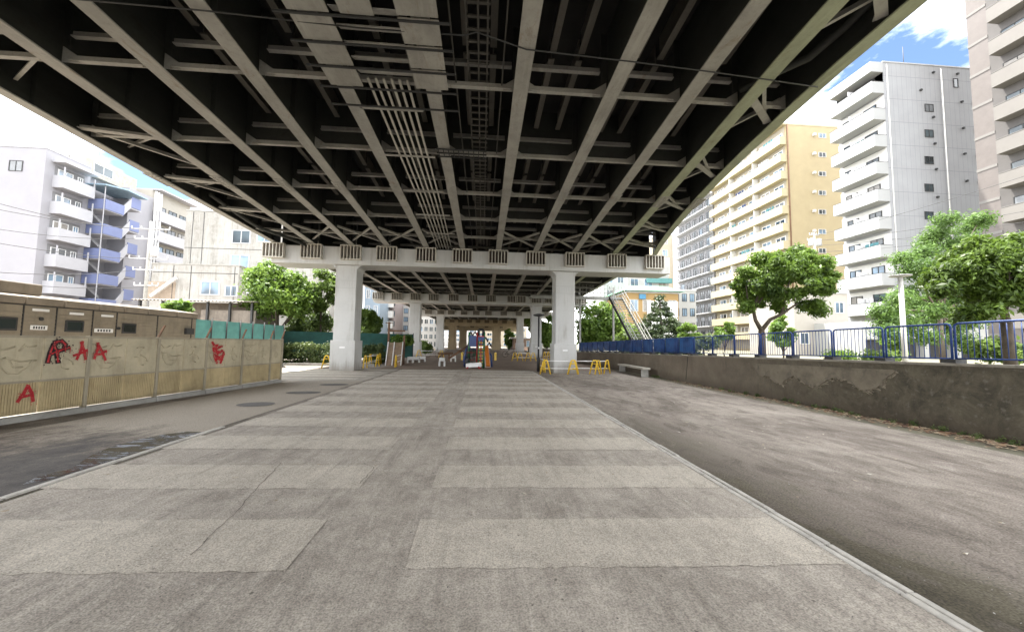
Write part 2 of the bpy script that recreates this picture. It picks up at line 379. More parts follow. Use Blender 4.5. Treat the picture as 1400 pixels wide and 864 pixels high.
# kerbs
def kerb(x, w, y0, y1, label, h=.035):
    k = MB()
    y = y0
    while y < y1:
        e = min(y + .6, y1); d = random.uniform(-.006, .006)
        k.box(x + d, x + w + d, y + .004, e - .004, -.05, h + random.uniform(-.004, .004)); y = e
    o = k.build('kerb', M('kerb_concrete', (.52, .49, .44), .85, .3, 4, 60, .4, stain=.5), bevel=.008); o['kind'] = 'structure'
kerb(XR, .055, -6, 21.5, 'r', .014); kerb(XR + .066, .05, -6, 21.5, 'r', .02); kerb(XL - .08, .075, -6, 7.4, 'l', .02)

# ------------------------------------------------------------------ viaduct
ZF = 6.6     # level of the bottom flanges
def gx_near(i, y):
    A = [-9.8, -7.85, -6.09, -4.38, -2.78, -1.07, .64, 2.45, 3.95, 5.09, 6.2]
    B = [-10.9, -8.98, -6.98, -5.14, -3.1, -1.18, .75, 2.79, 4.94, 7.2, 9.5]
    t = (y - 5.5) / 14.9
    if i == 10: return A[i] + (1.7 * t + 1.6 * t * t if t > 0 else 1.7 * t * .5)
    if t < 0: t *= .6
    return A[i] + (B[i] - A[i]) * t
B1 = [gx_near(i, 20.4) for i in range(11)]
B2 = [-10.8, -8.9, -7, -5.15, -3.1, -1.15, .77, 3.3, 5.6, 7.9, 10.4]
def gx_far(i, y):
    t = (y - 20.4) / 19.6
    return B1[i] + (B2[i] - B1[i]) * min(t, 1)
def strip(mb, pts, w0, w1, z0, z1):     # box swept along a polyline in plan, from x+w0 to x+w1
    for (xa, ya), (xb, yb) in zip(pts, pts[1:]):
        mb.hexa([(xa + w0, ya, z0), (xa + w1, ya, z0), (xb + w1, yb, z0), (xb + w0, yb, z0)], [(xa + w0, ya, z1), (xa + w1, ya, z1), (xb + w1, yb, z1), (xb + w0, yb, z1)])
def make_span(y0, y1, gx, label, detail, ys, seg):
    root = thing('viaduct_span', label, 'viaduct', ((gx(0, y0) + gx(10, y0)) / 2, (y0 + y1) / 2, ZF), 'viaduct deck spans on their piers')
    yy = [y0 + (y1 - y0) * k / seg for k in range(seg + 1)]
    for i in range(11):
        pts = [(gx(i, y), y) for y in yy]
        edge = i in (0, 10)
        wb = MB(); strip(wb, pts, -.012, .012, ZF + .031, ZF + 1.525)
        # vertical stiffeners
        if detail:
            for y in ys:
                for sgn in (-1, 1):
                    wb.box(gx(i, y) + sgn * .014, gx(i, y) + sgn * .15, y - .008, y + .008, ZF + .04, ZF + (1.1 if edge else 1.48))
                wb.box(gx(i, y + 1.4) + .014, gx(i, y + 1.4) + .12, y + 1.392, y + 1.408, ZF + .04, ZF + (1.1 if edge else 1.48))
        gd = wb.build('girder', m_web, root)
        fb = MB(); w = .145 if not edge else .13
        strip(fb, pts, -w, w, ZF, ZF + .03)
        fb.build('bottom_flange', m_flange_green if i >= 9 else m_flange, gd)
        if detail:
            sp = MB(); yb = 12.6; xb = gx(i, yb)
            for q in (-1, 1):
                sp.hexa([(xb - .15, yb - .5, ZF - .016), (xb + .15, yb - .5, ZF - .016), (gx(i, yb + .5) + .15, yb + .5, ZF - .016), (gx(i, yb + .5) - .15, yb + .5, ZF - .016)],
                        [(xb - .15, yb - .5, ZF - .002), (xb + .15, yb - .5, ZF - .002), (gx(i, yb + .5) + .15, yb + .5, ZF - .002), (gx(i, yb + .5) - .15, yb + .5, ZF - .002)]) if q == 1 else None
            for r_ in range(7):
                for c_ in (-.11, -.06, .06, .11):
                    yq = yb - .42 + r_ * .14; sp.box(gx(i, yq) + c_ - .016, gx(i, yq) + c_ + .016, yq - .018, yq + .018, ZF - .035, ZF - .0165)
            sp.build('splice_plate', m_flange, gd)
    # deck and stringers
    dk = MB()
    for ya, yb in zip(yy, yy[1:]):
        dk.hexa([(gx(0, ya) - .2, ya, ZF + 1.53), (gx(10, ya) + .2, ya, ZF + 1.53), (gx(10, yb) + .2, yb, ZF + 1.53), (gx(0, yb) - .2, yb, ZF + 1.53)],
                [(gx(0, ya) - .2, ya, ZF + 1.8), (gx(10, ya) + .2, ya, ZF + 1.8), (gx(10, yb) + .2, yb, ZF + 1.8), (gx(0, yb) - .2, yb, ZF + 1.8)])
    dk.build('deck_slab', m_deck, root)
    pr = MB()
    strip(pr, [(gx(0, y), y) for y in yy], -.2, .05, ZF + 1.805, ZF + 4.5); strip(pr, [(gx(10, y), y) for y in yy], -.05, .2, ZF + 1.805, ZF + 4.5)  # unseen edge walls, heightened to throw shade over the right retaining wall
    pr.build('sun_blocking_parapet', m_offwhite, root)
    for i in range(10):
        stn = MB()
        for q in (.36, .68):
            if detail:
                for a, b in zip(ys, ys[1:]):
                    stn.bar((gx(i, a) * (1 - q) + gx(i + 1, a) * q, a + .1, ZF + .95), (gx(i, b) * (1 - q) + gx(i + 1, b) * q, b - .1, ZF + .95), .13, .03)
                    stn.bar((gx(i, a) * (1 - q) + gx(i + 1, a) * q, a + .1, ZF + 1.2), (gx(i, b) * (1 - q) + gx(i + 1, b) * q, b - .1, ZF + 1.2), .02, .45)
            else:
                stn.bar((gx(i, y0) * (1 - q) + gx(i + 1, y0) * q, y0, ZF + .95), (gx(i, y1) * (1 - q) + gx(i + 1, y1) * q, y1, ZF + .95), .13, .03)
        stn.build('stringer', M_str, root)
    for j, y in enumerate(ys):
        cb = MB(); pl = MB()
        for i in range(10):
            xa, xb = gx(i, y) + .18, gx(i + 1, y) - .18
            cb.bar((xa, y, ZF + .14), (xb, y, ZF + .14), .1, .02); cb.bar((xa, y, ZF + .2), (xb, y, ZF + .2), .015, .1)
            cb.bar((xa, y, ZF + .62), (xb, y, ZF + .62), .1, .02); cb.bar((xa, y, ZF + .68), (xb, y, ZF + .68), .015, .1)
            for xg, sg in ((xa - .14, 1), (xb + .14, -1)):
                cb.prism([(xg, y - .012, ZF + .1), (xg + sg * .3, y - .012, ZF + .1), (xg + sg * .3, y - .012, ZF + .22), (xg, y - .012, ZF + .42)], (0, .012, 0))
            if j % 2 == 1: pl.box(xa - .15, xb + .15, y + .03, y + .05, ZF + .28, ZF + 1.5)
        cb.build('cross_beam', m_flange, root)
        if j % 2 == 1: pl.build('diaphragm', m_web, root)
    return root
M_str = steel('stringer_paint', (.15, .14, .12), .6)
ys1 = [-9.4 + 2.8 * k for k in range(11)]
sp1 = make_span(-24, 21.0, gx_near, 'nearest span of the steel viaduct overhead, dark underside with pale girder flanges', True, ys1, 30)
ys2 = [22.5 + 2.9 * k for k in range(7)]
sp2 = make_span(21.1, 40.7, gx_far, 'second viaduct span, beyond the first white pier', False, ys2, 2)
sp3 = make_span(40.8, 60.7, gx_far, 'third viaduct span, between the second and third white piers', False, [42 + 3.1 * k for k in range(6)], 1)
sp4 = make_span(60.8, 82, gx_far, 'fourth viaduct span, reaching the tan concrete pier', False, [62 + 3.3 * k for k in range(6)], 1)
sp5 = make_span(82.1, 118, gx_far, 'farthest viaduct span, beyond the tan concrete pier', False, [84 + 4 * k for k in range(8)], 1)

# bracing of the near span
z = ZF + .1
def brace(a, b, w=.1, h=.09):
    br = MB(); br.bar(a, b, w, .018); br.bar((a[0], a[1], a[2] + .045), (b[0], b[1], b[2] + .045), .015, h); br.build('brace', m_flange, sp1)
for j, y in enumerate([4.2 + 2.8 * k for k in range(6)]):
    if j in (0, 2, 3, 4, 5):
        a = (gx_near(0, y) + .12, y, z); b = (gx_near(1, y + .35) - .1, y + .35, z); brace(a, b, .16)
        brace((gx_near(0, y) + .12, y + .1, z + .05), (gx_near(1, y + 2.2) - .1, y + 2.2, z + .05), .07)
    a = (gx_near(10, y + .9) - .12, y + .9, z); b = (gx_near(9, y + .1) + .1, y + .1, z); brace(a, b, .15)
    brace((gx_near(10, y + .9) - .12, y + 1.0, z + .04), (gx_near(9, y + 2.4 - 3.1) + .1, y + 2.4 - 3.1 + .3, z + .04), .07)
for i in range(1, 9):
    for ya, yb in ((17.4, 19.9),):
        xm = (gx_near(i, 18.6) + gx_near(i + 1, 18.6)) / 2
        if i == 5: continue
        brace((gx_near(i, ya) + .15, ya, z), (gx_near(i + 1, yb) - .15, yb, z), .08)
        brace((gx_near(i + 1, ya) - .15, ya, z + .03), (gx_near(i, yb) + .15, yb, z + .03), .08)
for y in [5.6 + 2.8 * k for k in range(5)]:
    brace((gx_near(0, y) + .12, y, z + .25), (gx_near(1, y - 1.2) - .1, y - 1.2, z + .05), .06); brace((gx_near(9, y) + .1, y, z + .02), (gx_near(10, y - 1.0) - .1, y - 1.0, z + .2), .06)
# utility pipes
for k in range(6):
    p = MB(); xa = -2.32 + k * .15; xb = -2.55 + k * .15
    p.tube([(xa, 7.2, ZF + .06), ((xa + xb) / 2 + .05, 13.5, ZF + .06), (xb, 20.6, ZF + .06)], .027, 8); p.build('utility_pipe', m_pipe, sp1)
for y in (8.1, 10.2, 12.6, 15, 17.6): hg = MB(); hg.box(-2.75, -1.4, y - .03, y + .03, ZF + .0, ZF + .03); hg.build('pipe_hanger', m_flange, sp1)
# cable tray (lattice)
ct = MB()
for x in (-.36, -.16, .0): ct.bar((x, -6, ZF + .3), (x - .05, 20.6, ZF + .3), .03, .09)
for k in range(100): ct.box(-.38, .02, -5.6 + k * .26, -5.55 + k * .26, ZF + .27, ZF + .30)
for x in (-.62, .3): ct.bar((x, -6, ZF + .22), (x - .04, 20.6, ZF + .22), .025, .025)
ct.build('cable_tray', M('tray_steel', (.07, .065, .055), .6, .3), sp1)
cg = MB()
for a in (0, .4, .8): cg.bar((-1.3, 9.6 + a * .5, ZF - .05), (.0, 9.6 + a * .5, ZF - .05), .03, .03)
for k in range(10): cg.bar((-1.25 + k * .13, 9.6, ZF - .05), (-1.25 + k * .13, 10.0, ZF - .05), .02, .03)
cg.build('inspection_grating', m_dark, sp1)
# protective cover panels under two girders and the corrugated cover between
for (px0, px1, n, y0_) in ((-3.03, -2.42, 7, 3.4), (-1.4, -.78, 7, 3.35), (-2.25, -1.75, 4, 3.4)):
    for k in range(n):
        y = y0_ + k * .56; c = MB(); c.box(px0, px1, y + .03, y + .53, ZF - .07, ZF - .045); c.build('cover_panel', m_flange, sp1)
c = MB()
for k in range(9):
    y = 3.4 + k * .56; c = MB(); c.bar((-3.25, y, ZF - .085), (-.6, y, ZF - .085), .03, .03); c.build('clamp_bar', m_dark, sp1)
c = MB()
for k in range(5):
    y = 5.55 + k * .34; c.hexa([(-2.42, y, ZF - .01), (-1.42, y, ZF - .01), (-1.42, y + .2, ZF + .08), (-2.42, y + .2, ZF + .08)], [(-2.42, y, ZF + .01), (-1.42, y, ZF + .01), (-1.42, y + .2, ZF + .1), (-2.42, y + .2, ZF + .1)])
c.build('louvre_cover', m_flange, sp1)
# drain pipes
p = MB(); a = gx_near(0, 17) + .5
p.tube([(a, 14.5, ZF + .3), (a - .1, 16.5, ZF + .15), (a + .1, 17.6, ZF - .05), (a + .6, 18.6, ZF - .1), (a + .9, 20.3, ZF - .1)], .08, 10); p.build('drain_pipe', m_web, sp1)
p = MB(); a = gx_near(10, 6.2)
p.tube([(a - .35, 4.2, ZF + .5), (a - .3, 5.6, ZF + .4), (a - .42, 6.2, ZF + .3), (a - .8, 6.6, ZF + .25), (a - 1.1, 7.1, ZF + .25)], .075, 10); p.build('drain_pipe', m_web, sp1)
# slack wire slung below the girders
w = MB(); pts = []
for x, y, s in ((-9.8, 5.55, 0), (-7, 5.7, .05), (-4.4, 5.8, 0), (-2, 5.85, .05), (-.4, 5.9, 0), (-.2, 5.85, -.03), (.64, 6.1, 0), (2.5, 6.2, .0), (3.95, 6.3, 0), (5.2, 6.4, .0), (6.3, 6.5, .0)): pts.append((x, y, ZF - .03 - s))
w.tube(pts, .012, 6); tag(w.build('cable', m_dark), 'thin dark cable slung across under the nearest viaduct girders', 'cable')

# piers
def pier(yf, xl, xr, cap0, cap1, brk, label, mat, zt=6.52, zb=5.58, plates=True, w=.54):
    root = thing('viaduct_pier', label, 'viaduct pier', ((xl + xr) / 2, yf + .6, 0), 'viaduct piers')
    c = MB(); c.box(cap0, cap1, yf - .2, yf + 1.3, zb, zt)
    for x in (xl, xr):      # rounded haunches
        for sg in (-1, 1):
            e = x + sg * w; prof = [(e, zb + .01), (e, zb - .32)] + [(e + sg * (.32 - .32 * math.cos(a)), zb - .32 + .32 * math.sin(a)) for a in (R(22), R(45), R(68))] + [(e + sg * .32, zb + .01)]
            c.prism([(p[0], yf + .0, p[1]) for p in prof], (0, 1.1, 0))
    c.build('cap_beam', mat, root, .02, fix=True)
    for x in (xl, xr):
        k = MB(); k.box(x - w, x + w, yf, yf + 1.08, 1.58, zb - .002); cl = k.build('column', mat, root, .03)
        q = MB(); q.box(x - w - .09, x + w + .09, yf - .09, yf + 1.17, -.1, 1.6); q.build('column_plinth', mat, root, .025)
        if plates:
            d = MB(); d.box(x - .15, x + .12, yf - .096, yf - .091, 1.19, 1.27); d.build('number_plate', m_white, root)
            j = MB()
            for zz in (4.35, 4.75): j.box(x - w - .003, x + w + .003, yf - .004, yf - .002, zz, zz + .02)
            for r_ in range(8): j.box(x - w + .08 + r_ * .13, x - w + .09 + r_ * .13, yf - .004, yf - .002, 4.4, 4.72)
            j.build('splice_joint', M_joint, cl)
    for x in brk:
        b = MB(); h0, h1 = zt - .72, zt + .05
        b.box(x - .52, x + .52, yf - .2 - .26, yf - .2, h1 - .04, h1); b.box(x - .52, x + .52, yf - .2 - .26, yf - .202, h0, h0 + .05)
        for r_ in range(7): xx = x - .505 + r_ * .168; b.box(xx - .022, xx + .022, yf - .2 - .25, yf - .202, h0 + .052, h1 - .042)
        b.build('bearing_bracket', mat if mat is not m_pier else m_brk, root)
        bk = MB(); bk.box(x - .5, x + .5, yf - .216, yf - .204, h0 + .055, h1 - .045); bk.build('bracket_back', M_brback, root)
        if plates:
            bb = MB(); bb.box(x - .28, x + .28, yf + .1, yf + .55, zt + .002, ZF - .003); bb.build('bearing', m_dark, root)
    return root
M_joint = M('joint_grey', (.42, .42, .40), .7, .1)  # slightly darker grey lines at the column joints
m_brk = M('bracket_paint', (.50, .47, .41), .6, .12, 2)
M_brback = M('dark_bracket_back', (.075, .055, .04), .8, .4, 4)  # dark brown sheet behind the bracket fins
X1 = lambda px: (px - 660) / F * 20.4
pier(20.6, -7.29, 4.5, aty(371, 350, 20.4).x, aty(916, 370, 20.4).x, [X1(p) for p in (383, 431, 482, 529, 581, 630, 679, 731, 786, 846, 901)], 'nearest white steel portal pier with ribbed bearing brackets', m_pier)
pier(40.0, -7.08, 5.66, -11.3, 11.0, [-10.8, -8.9, -7, -5.15, -3.1, -1.15, .77, 3.0, 3.9, 5.6, 7, 10.4], 'second white portal pier, seen through the nearest one', m_pier)
pier(60.0, -6.7, 5.9, -11.2, 11.2, [-10.5, -8.5, -6.6, -5, -3, -1.1, .8, 3.2, 5.6, 8, 10.3], 'third white portal pier, small behind the climbing frame', m_pier, plates=False)
pier(82.0, -6.5, 2.8, -10, 10, [-8.5, -6.6, -4.8, -2.9, -1.1, .8, 2.6, 4.6, 7], 'tan concrete portal pier far beyond the white piers', m_tanpier, plates=False, w=.8, zt=6.4, zb=5.1)
pier(106.0, -5.5, 4.0, -11, 11, [-7, -3, 1, 5], 'farthest tan concrete pier, at the end of the view', m_tanpier, plates=False, w=1.0, zt=6.3, zb=4.8)
# ------------------------------------------------------------------ left panel fence
FA = gp(0, 580); FB = gp(385, 522)
fd = Vector((FB.x - FA.x, FB.y - FA.y, 0)).normalized(); fn = Vector((fd.y, -fd.x, 0))
def FP(s, z, o=0.0): p = FA + fd * s + fn * o; return Vector((p.x, p.y, z))
def fs(px, py): p = atp(px, py, FA, fn); q = p - FA; return q.dot(fd), p.z
def fbox_(mb, s0, s1, z0, z1, o0, o1):
    mb.hexa([FP(s0, z0, o1), FP(s1, z0, o1), FP(s1, z0, o0), FP(s0, z0, o0)], [FP(s0, z1, o1), FP(s1, z1, o1), FP(s1, z1, o0), FP(s0, z1, o0)])
posts = [fs(p, 480)[0] for p in (120, 215, 281, 330.5, 369, 384.5)]
stp = posts[1] - posts[0]
posts = [posts[0] - stp * k for k in (5, 4, 3, 2, 1)] + posts
def panelmat(name, c):
    t = NT(name); n = t.noise(1.6, 6, .7); st = t.noise(5, 6, .75, sc=(1, 1, .15)); f = t.noise(60, 3, .6)
    col = t.mix(t.ramp(n, (.35, 0.0), (.65, 1.0)), mul(c, .8), mul(c, 1.12))
    col = t.mix(t.ramp(st, (.52, 0.0), (.75, .5)), col, mul((c[0], c[1] * .9, c[2] * .75), .5))
    z = t.xyz()[2]
    col = t.mix(t.ramp(t.math('ADD', z, t.math('MULTIPLY', n, .35)), (.2, .55), (.42, 0.0)), col, (.10, .075, .045))
    t.base(col); t.set(.75); t.bump(f, .15, .005); return t.m
m_up = panelmat('painted_relief_panel', (.47, .41, .285)); m_low = panelmat('stained_ribbed_panel', (.46, .37, .21))
m_postp = panelmat('fence_post_paint', (.34, .30, .22))
def spray(name, c, under):
    t = NT(name); n = t.noise(22, 6, .75); n2 = t.noise(6, 4, .6)
    col = t.mix(t.ramp(n2, (.3, 0.0), (.7, 1.0)), mul(c, .7), mul(c, 1.25)); col = t.mix(t.ramp(n, (.54, 0.0), (.70, .75)), col, under); t.base(col); t.set(.65); return t.m
m_red = spray('red_spray_paint', (.42, .012, .02), (.42, .33, .23)); m_spray_black = spray('black_spray_paint', (.02, .008, .01), (.2, .10, .08))
root = thing('panel_fence', 'tan panel fence with embossed upper panels, ribbed lower panels and red graffiti', 'fence', FP(3, 0))
ZM, ZT = .73, 1.58
def crv(mb, pts, s0, w, z0, h, r=.016):
    mb.tube([FP(s0 + w * u, z0 + h * v, .026) for u, v in pts], r, 5)
for a, b in zip(posts, posts[1:]):
    last = (b - a) < .9
    cols = [(a, b)] if last else [(a, (a + b) / 2), ((a + b) / 2, b)]
    for j, (s0, s1) in enumerate(cols):
        u = MB(); fbox_(u, s0 + .012, s1 - .012, ZM + .02, ZT - .02, -.02, .02); up = u.build('upper_panel', m_up, root)
        rl = MB(); w = s1 - s0
        if j == 0 and not last:      # bird-like arcs over a wide bowl curve
            crv(rl, [(.08, .86), (.22, .72), (.30, .74), (.44, .80)], s0, w, ZM, .83); crv(rl, [(.12, .62), (.2, .52), (.3, .56)], s0, w, ZM, .83)
            crv(rl, [(.52, .70), (.62, .84), (.70, .78), (.84, .82)], s0, w, ZM, .83)
            crv(rl, [(.16, .58), (.2, .40), (.35, .22), (.55, .2), (.74, .36), (.8, .5)], s0, w, ZM, .83, .014); crv(rl, [(.3, .56), (.55, .46), (.86, .48)], s0, w, ZM, .83)
            crv(rl, [(.36, .5), (.45, .34), (.62, .34)], s0, w, ZM, .83)
        else:
            crv(rl, [(.3, .74), (.4, .78), (.52, .74)], s0, w, ZM, .83); crv(rl, [(.25, .48), (.45, .52), (.62, .44), (.66, .34)], s0, w, ZM, .83)
            crv(rl, [(.42, .68), (.38, .5), (.42, .28), (.56, .24)], s0, w, ZM, .83)
        rl.build('relief', m_up, up)
        l = MB(); fbox_(l, s0 + .012, s1 - .012, .13, ZM - .02, -.02, .012)
        n = int((s1 - s0) / .042)
        for k in range(n): q = s0 + .03 + (s1 - s0 - .06) * k / n; fbox_(l, q, q + .022, .135, ZM - .025, .0125, .026 if b < posts[7] + .01 else .018)
        l.build('lower_panel', m_low, root)
    r_ = MB(); fbox_(r_, a + .03, b - .03, ZM - .018, ZM + .018, -.022, .032); r_.build('rail', m_postp, root); r_ = MB(); fbox_(r_, a + .03, b - .03, ZT - .018, ZT + .02, -.03, .034); r_.build('rail', m_postp, root)
    k = MB(); fbox_(k, a - .02, b - .03, -.02, .11, -.09, .10 + random.uniform(0, .04)); k.build('footing', m_concrete, root, .012)
for i, s in enumerate(posts):
    p = MB(); fbox_(p, s - .03, s + .03, 0.0, ZT + .03, -.045, .055); po = p.build('post', m_postp, root, .005)
    if i >= 6:
        a = MB(); a.bar(FP(s, ZT + .03, 0), FP(s + .16, ZT + .33, -.02), .045, .03); a.build('bracket_arm', m_rust, po)
# graffiti painted on the panels (each letter its own stroke ribbons)
def graffiti(strokes, mat, w, dz=.022):
    g = MB()
    for st in strokes:
        pts = [fs(*q) for q in st]
        for (a, za), (b, zb) in zip(pts, pts[1:]):
            d = Vector((b - a, zb - za)); L = d.length or 1; nx, nz = -d.y / L * w / 2, d.x / L * w / 2; ex, ez = d.x / L * w * .3, d.y / L * w * .3
            g.add([FP(a + nx - ex, za + nz - ez, dz), FP(a - nx - ex, za - nz - ez, dz), FP(b - nx + ex, zb - nz + ez, dz), FP(b + nx + ex, zb + nz + ez, dz)], [(0, 1, 2, 3)])
            dz += .0006
    rq = random.Random(len(strokes))
    for st in strokes:          # ragged overspray dabs and a drip or two
        for q in st:
            a, za = fs(*q)
            for _ in range(5):
                u, v, e = a + rq.gauss(0, w * .55), za + rq.gauss(0, w * .55), w * rq.uniform(.05, .18); dz += .0003
                g.add([FP(u + e * math.cos(k * 1.047), v + e * math.sin(k * 1.047), dz) for k in range(6)], [(0, 1, 2, 3, 4, 5)])
        if rq.random() < .4:
            a, za = fs(*st[-1]); h = rq.uniform(.04, .12); g.add([FP(a - .006, za, dz), FP(a + .006, za, dz), FP(a + .004, za - h, dz), FP(a - .004, za - h, dz)], [(0, 1, 2, 3)])
    return g.build('graffiti', mat, root)
G1 = [[(63, 495), (66, 483), (71, 471), (77, 467)], [(77, 495), (75, 482), (72, 473)], [(67, 484), (78, 480), (86, 476)], [(72, 468), (82, 466), (87, 471), (84, 478), (76, 480)], [(85, 477), (92, 475)]]
graffiti(G1, m_spray_black, .085, .034); graffiti(G1, m_red, .03, .040)
graffiti([[(103, 491), (109, 478), (111, 467)], [(115, 491), (113, 479), (109, 468)], [(99, 486), (108, 483), (117, 479)]], m_red, .05, .034)
graffiti([[(126, 490), (130, 479), (131, 469)], [(141, 492), (136, 480), (130, 469)], [(126, 485), (134, 484), (142, 480)]], m_red, .05, .056)
graffiti([[(22, 549), (30, 538), (36, 527)], [(43, 548), (41, 537), (36, 528)], [(25, 543), (34, 541), (42, 539)]], m_red, .055, .034)
graffiti([[(289, 468), (292, 473), (297, 472)], [(290, 474), (292, 488), (295, 496)], [(296, 476), (302, 473)], [(292, 484), (298, 489), (305, 484)], [(300, 496), (303, 488), (304, 481)], [(294, 480), (299, 482), (302, 479)], [(294, 490), (300, 491)], [(293, 476), (296, 484)]], m_red, .075, .034)

# beige ribbed cabin behind the fence
m_cabglass = glass('dark_cabin_glass', (.008, .011, .012), .15)
root = thing('service_cabin', 'long beige ribbed metal cabin with small round-cornered windows behind the panel fence', 'cabin', (-13, 12, 0))
m_cab = panelmat('beige_cabin_paint', (.25, .215, .16)); m_cab2 = panelmat('beige_cabin_roof_paint', (.22, .185, .14))
CX = -12.0; yE = atx(268, 440, CX).y; zT = 2.42
b = MB(); b.box(CX - 2.6, CX, 1.0, yE, .0, zT)
for k in range(7): b.box(CX, CX + .015, 1.0, yE - .02, 1.55 + k * .105, 1.568 + k * .105)
b.build('body', m_cab, root, .03)
for px in (30, 76, 126, 159, 215, 262): y = atx(px, 440, CX).y; sm = MB(); sm.box(CX + .001, CX + .022, y - .012, y + .012, .6, zT - .02); sm.build('panel_seam', m_dark, root)
g = MB(); g.box(CX - .02, CX + .05, 1.0, yE, zT - .03, zT + .0); g.build('gutter', m_dark, root)
ry = [1.0, 4.5, 7.5] + [atx(p, 430, CX).y for p in (30, 84, 133, 167, 200, 240, 269)]
for a, c in zip(ry, ry[1:]):
    q = MB(); q.prism([(CX + .07, a + .02, zT + .002), (CX + .07, a + .02, zT + .2), (CX - .9, a + .02, zT + .34), (CX - 2.6, a + .02, zT + .2), (CX - 2.6, a + .02, zT + .002)], (0, c - a - .04, 0)); q.build('roof_section', m_cab2, root, .02, fix=True)
q = MB(); y0 = atx(0, 420, CX).y; y1 = atx(85, 420, CX).y; q.box(CX - 1.6, CX - .55, 4, y1, zT + .3, zT + .62); q.build('roof_box', m_cab2, root, .03)
for px in (5, 101, 176):
    p = atx(px, 448, CX); w = .26; f = MB(); f.box(CX + .002, CX + .03, p.y - w, p.y + w, 1.72, 2.06); fr = f.build('window', m_dark, root, .06)
    f = MB(); f.box(CX + .031, CX + .036, p.y - w + .05, p.y + w - .05, 1.77, 2.01); f.build('pane', m_cabglass, fr, .05)
for px, py in ((55, 424), (104, 429), (146, 432)):
    p = atx(px, py, CX); f = MB(); f.box(CX + .016, CX + .028, p.y - .2, p.y + .2, p.z - .035, p.z + .035); f.build('name_plate', m_white, root, .01)
for px, py, w in ((52, 448, .2), (141, 452, .3)):
    p = atx(px, py, CX); f = MB(); f.box(CX + .016, CX + .028, p.y - w, p.y + w, p.z - .06, p.z + .06); pl = f.build('number_plate', m_white, root, .01)
    f = MB()
    for k in range(5): f.box(CX + .0285, CX + .031, p.y - w * .7 + k * w * .3, p.y - w * .7 + k * w * .3 + w * .18, p.z - .035, p.z + .035)
    f.build('plate_mark', m_dark, pl)
for px, py in ((55, 436), (161, 449)):
    p = atx(px, py, CX); f = MB(); f.prism([(CX + .016, p.y + .05 * math.cos(k * .628), p.z + .05 * math.sin(k * .628)) for k in range(10)], (.03, 0, 0)); f.build('cap', m_dark, root, fix=True)
p = atx(257, 453, CX); f = MB(); f.box(CX + .01, CX + .1, p.y - .2, p.y + .2, p.z - .12, p.z + .12); f.build('vent_box', m_dark, root)

# green mesh fence farther back
root = thing('mesh_fence', 'turquoise sheeted fence behind the panel fence, leading to the trees', 'fence', (-13.5, 20, 0))
a = aty(266, 440, 17.2); bq = aty(388, 445, 23.5); pts = [Vector((a.x, a.y, 0)).lerp(Vector((bq.x, bq.y, 0)), k / 7) for k in range(8)]
m_net = M('turquoise_sheet', (.13, .36, .34), .7, .25, 3); zt0, zt1 = a.z + .25, bq.z + .25
for i, (p, q) in enumerate(zip(pts, pts[1:])):
    s = MB(); d = (q - p); s.bar(p + Vector((0, 0, 1.3)), q + Vector((0, 0, 1.3)), .02, 2.2); s.build('sheet', m_net, root)
for p in pts:
    s = MB(); s.tube([p + Vector((.05, -.03, 0)), p + Vector((.05, -.03, 2.5))], .03, 6); s.build('post', m_dark, root)
pts2 = [pts[-1], Vector((-14.6, 28.5, 0)), Vector((-6.0, 33.5, 0))]
for i, (p, q) in enumerate(zip(pts2, pts2[1:])):
    s = MB(); s.bar(p + Vector((0, 0, 1.2)), q + Vector((0, 0, 1.2)), .02, 2.0); s.build('sheet', M('dark_green_net', (.025, .10, .085), .8, .3, 3), root)
    s = MB(); s.tube([q, q + Vector((0, 0, 2.3))], .03, 6); s.build('post', m_dark, root)

# corrugated roof shed
root = thing('open_shed', 'open shed with a grey corrugated roof behind the beige cabin', 'shed', (-18, 27, 0))
xa, xb, y = aty(178, 410, 26).x, aty(347, 415, 26).x, 26
zr = aty(265, 412, 26).z
c = MB(); n = int((xb - xa) / .22)
for k in range(n):
    x = xa + (xb - xa) * k / n; c.prism([(x, y, zr), (x + .055, y, zr + .075), (x + .11, y, zr + .09), (x + .165, y, zr + .075), (x + .22, y, zr), (x + .165, y, zr + .055), (x + .11, y, zr + .07), (x + .055, y, zr + .055)], (0, 5, .5))
c.build('roof', M('corrugated_iron', (.33, .29, .25), .6, .25, 2, stain=.5), root, fix=True)
c = MB()
for k in range(6): x = xa + .3 + (xb - xa - .6) * k / 5; c.box(x - .06, x + .06, y + .3, y + .42, 0, zr + .02)
c.build('post', m_dark, root)
c = MB(); c.box(xa + 4, xb - .1, y + .45, y + .55, 0, zr - .5); c.box(xa + .2, xb - .1, y + 3, y + 3.1, 0, zr + .2); c.build('wall', M('shed_boards', (.20, .17, .14), .85, .35, 3, stain=.6, streak=True), root)

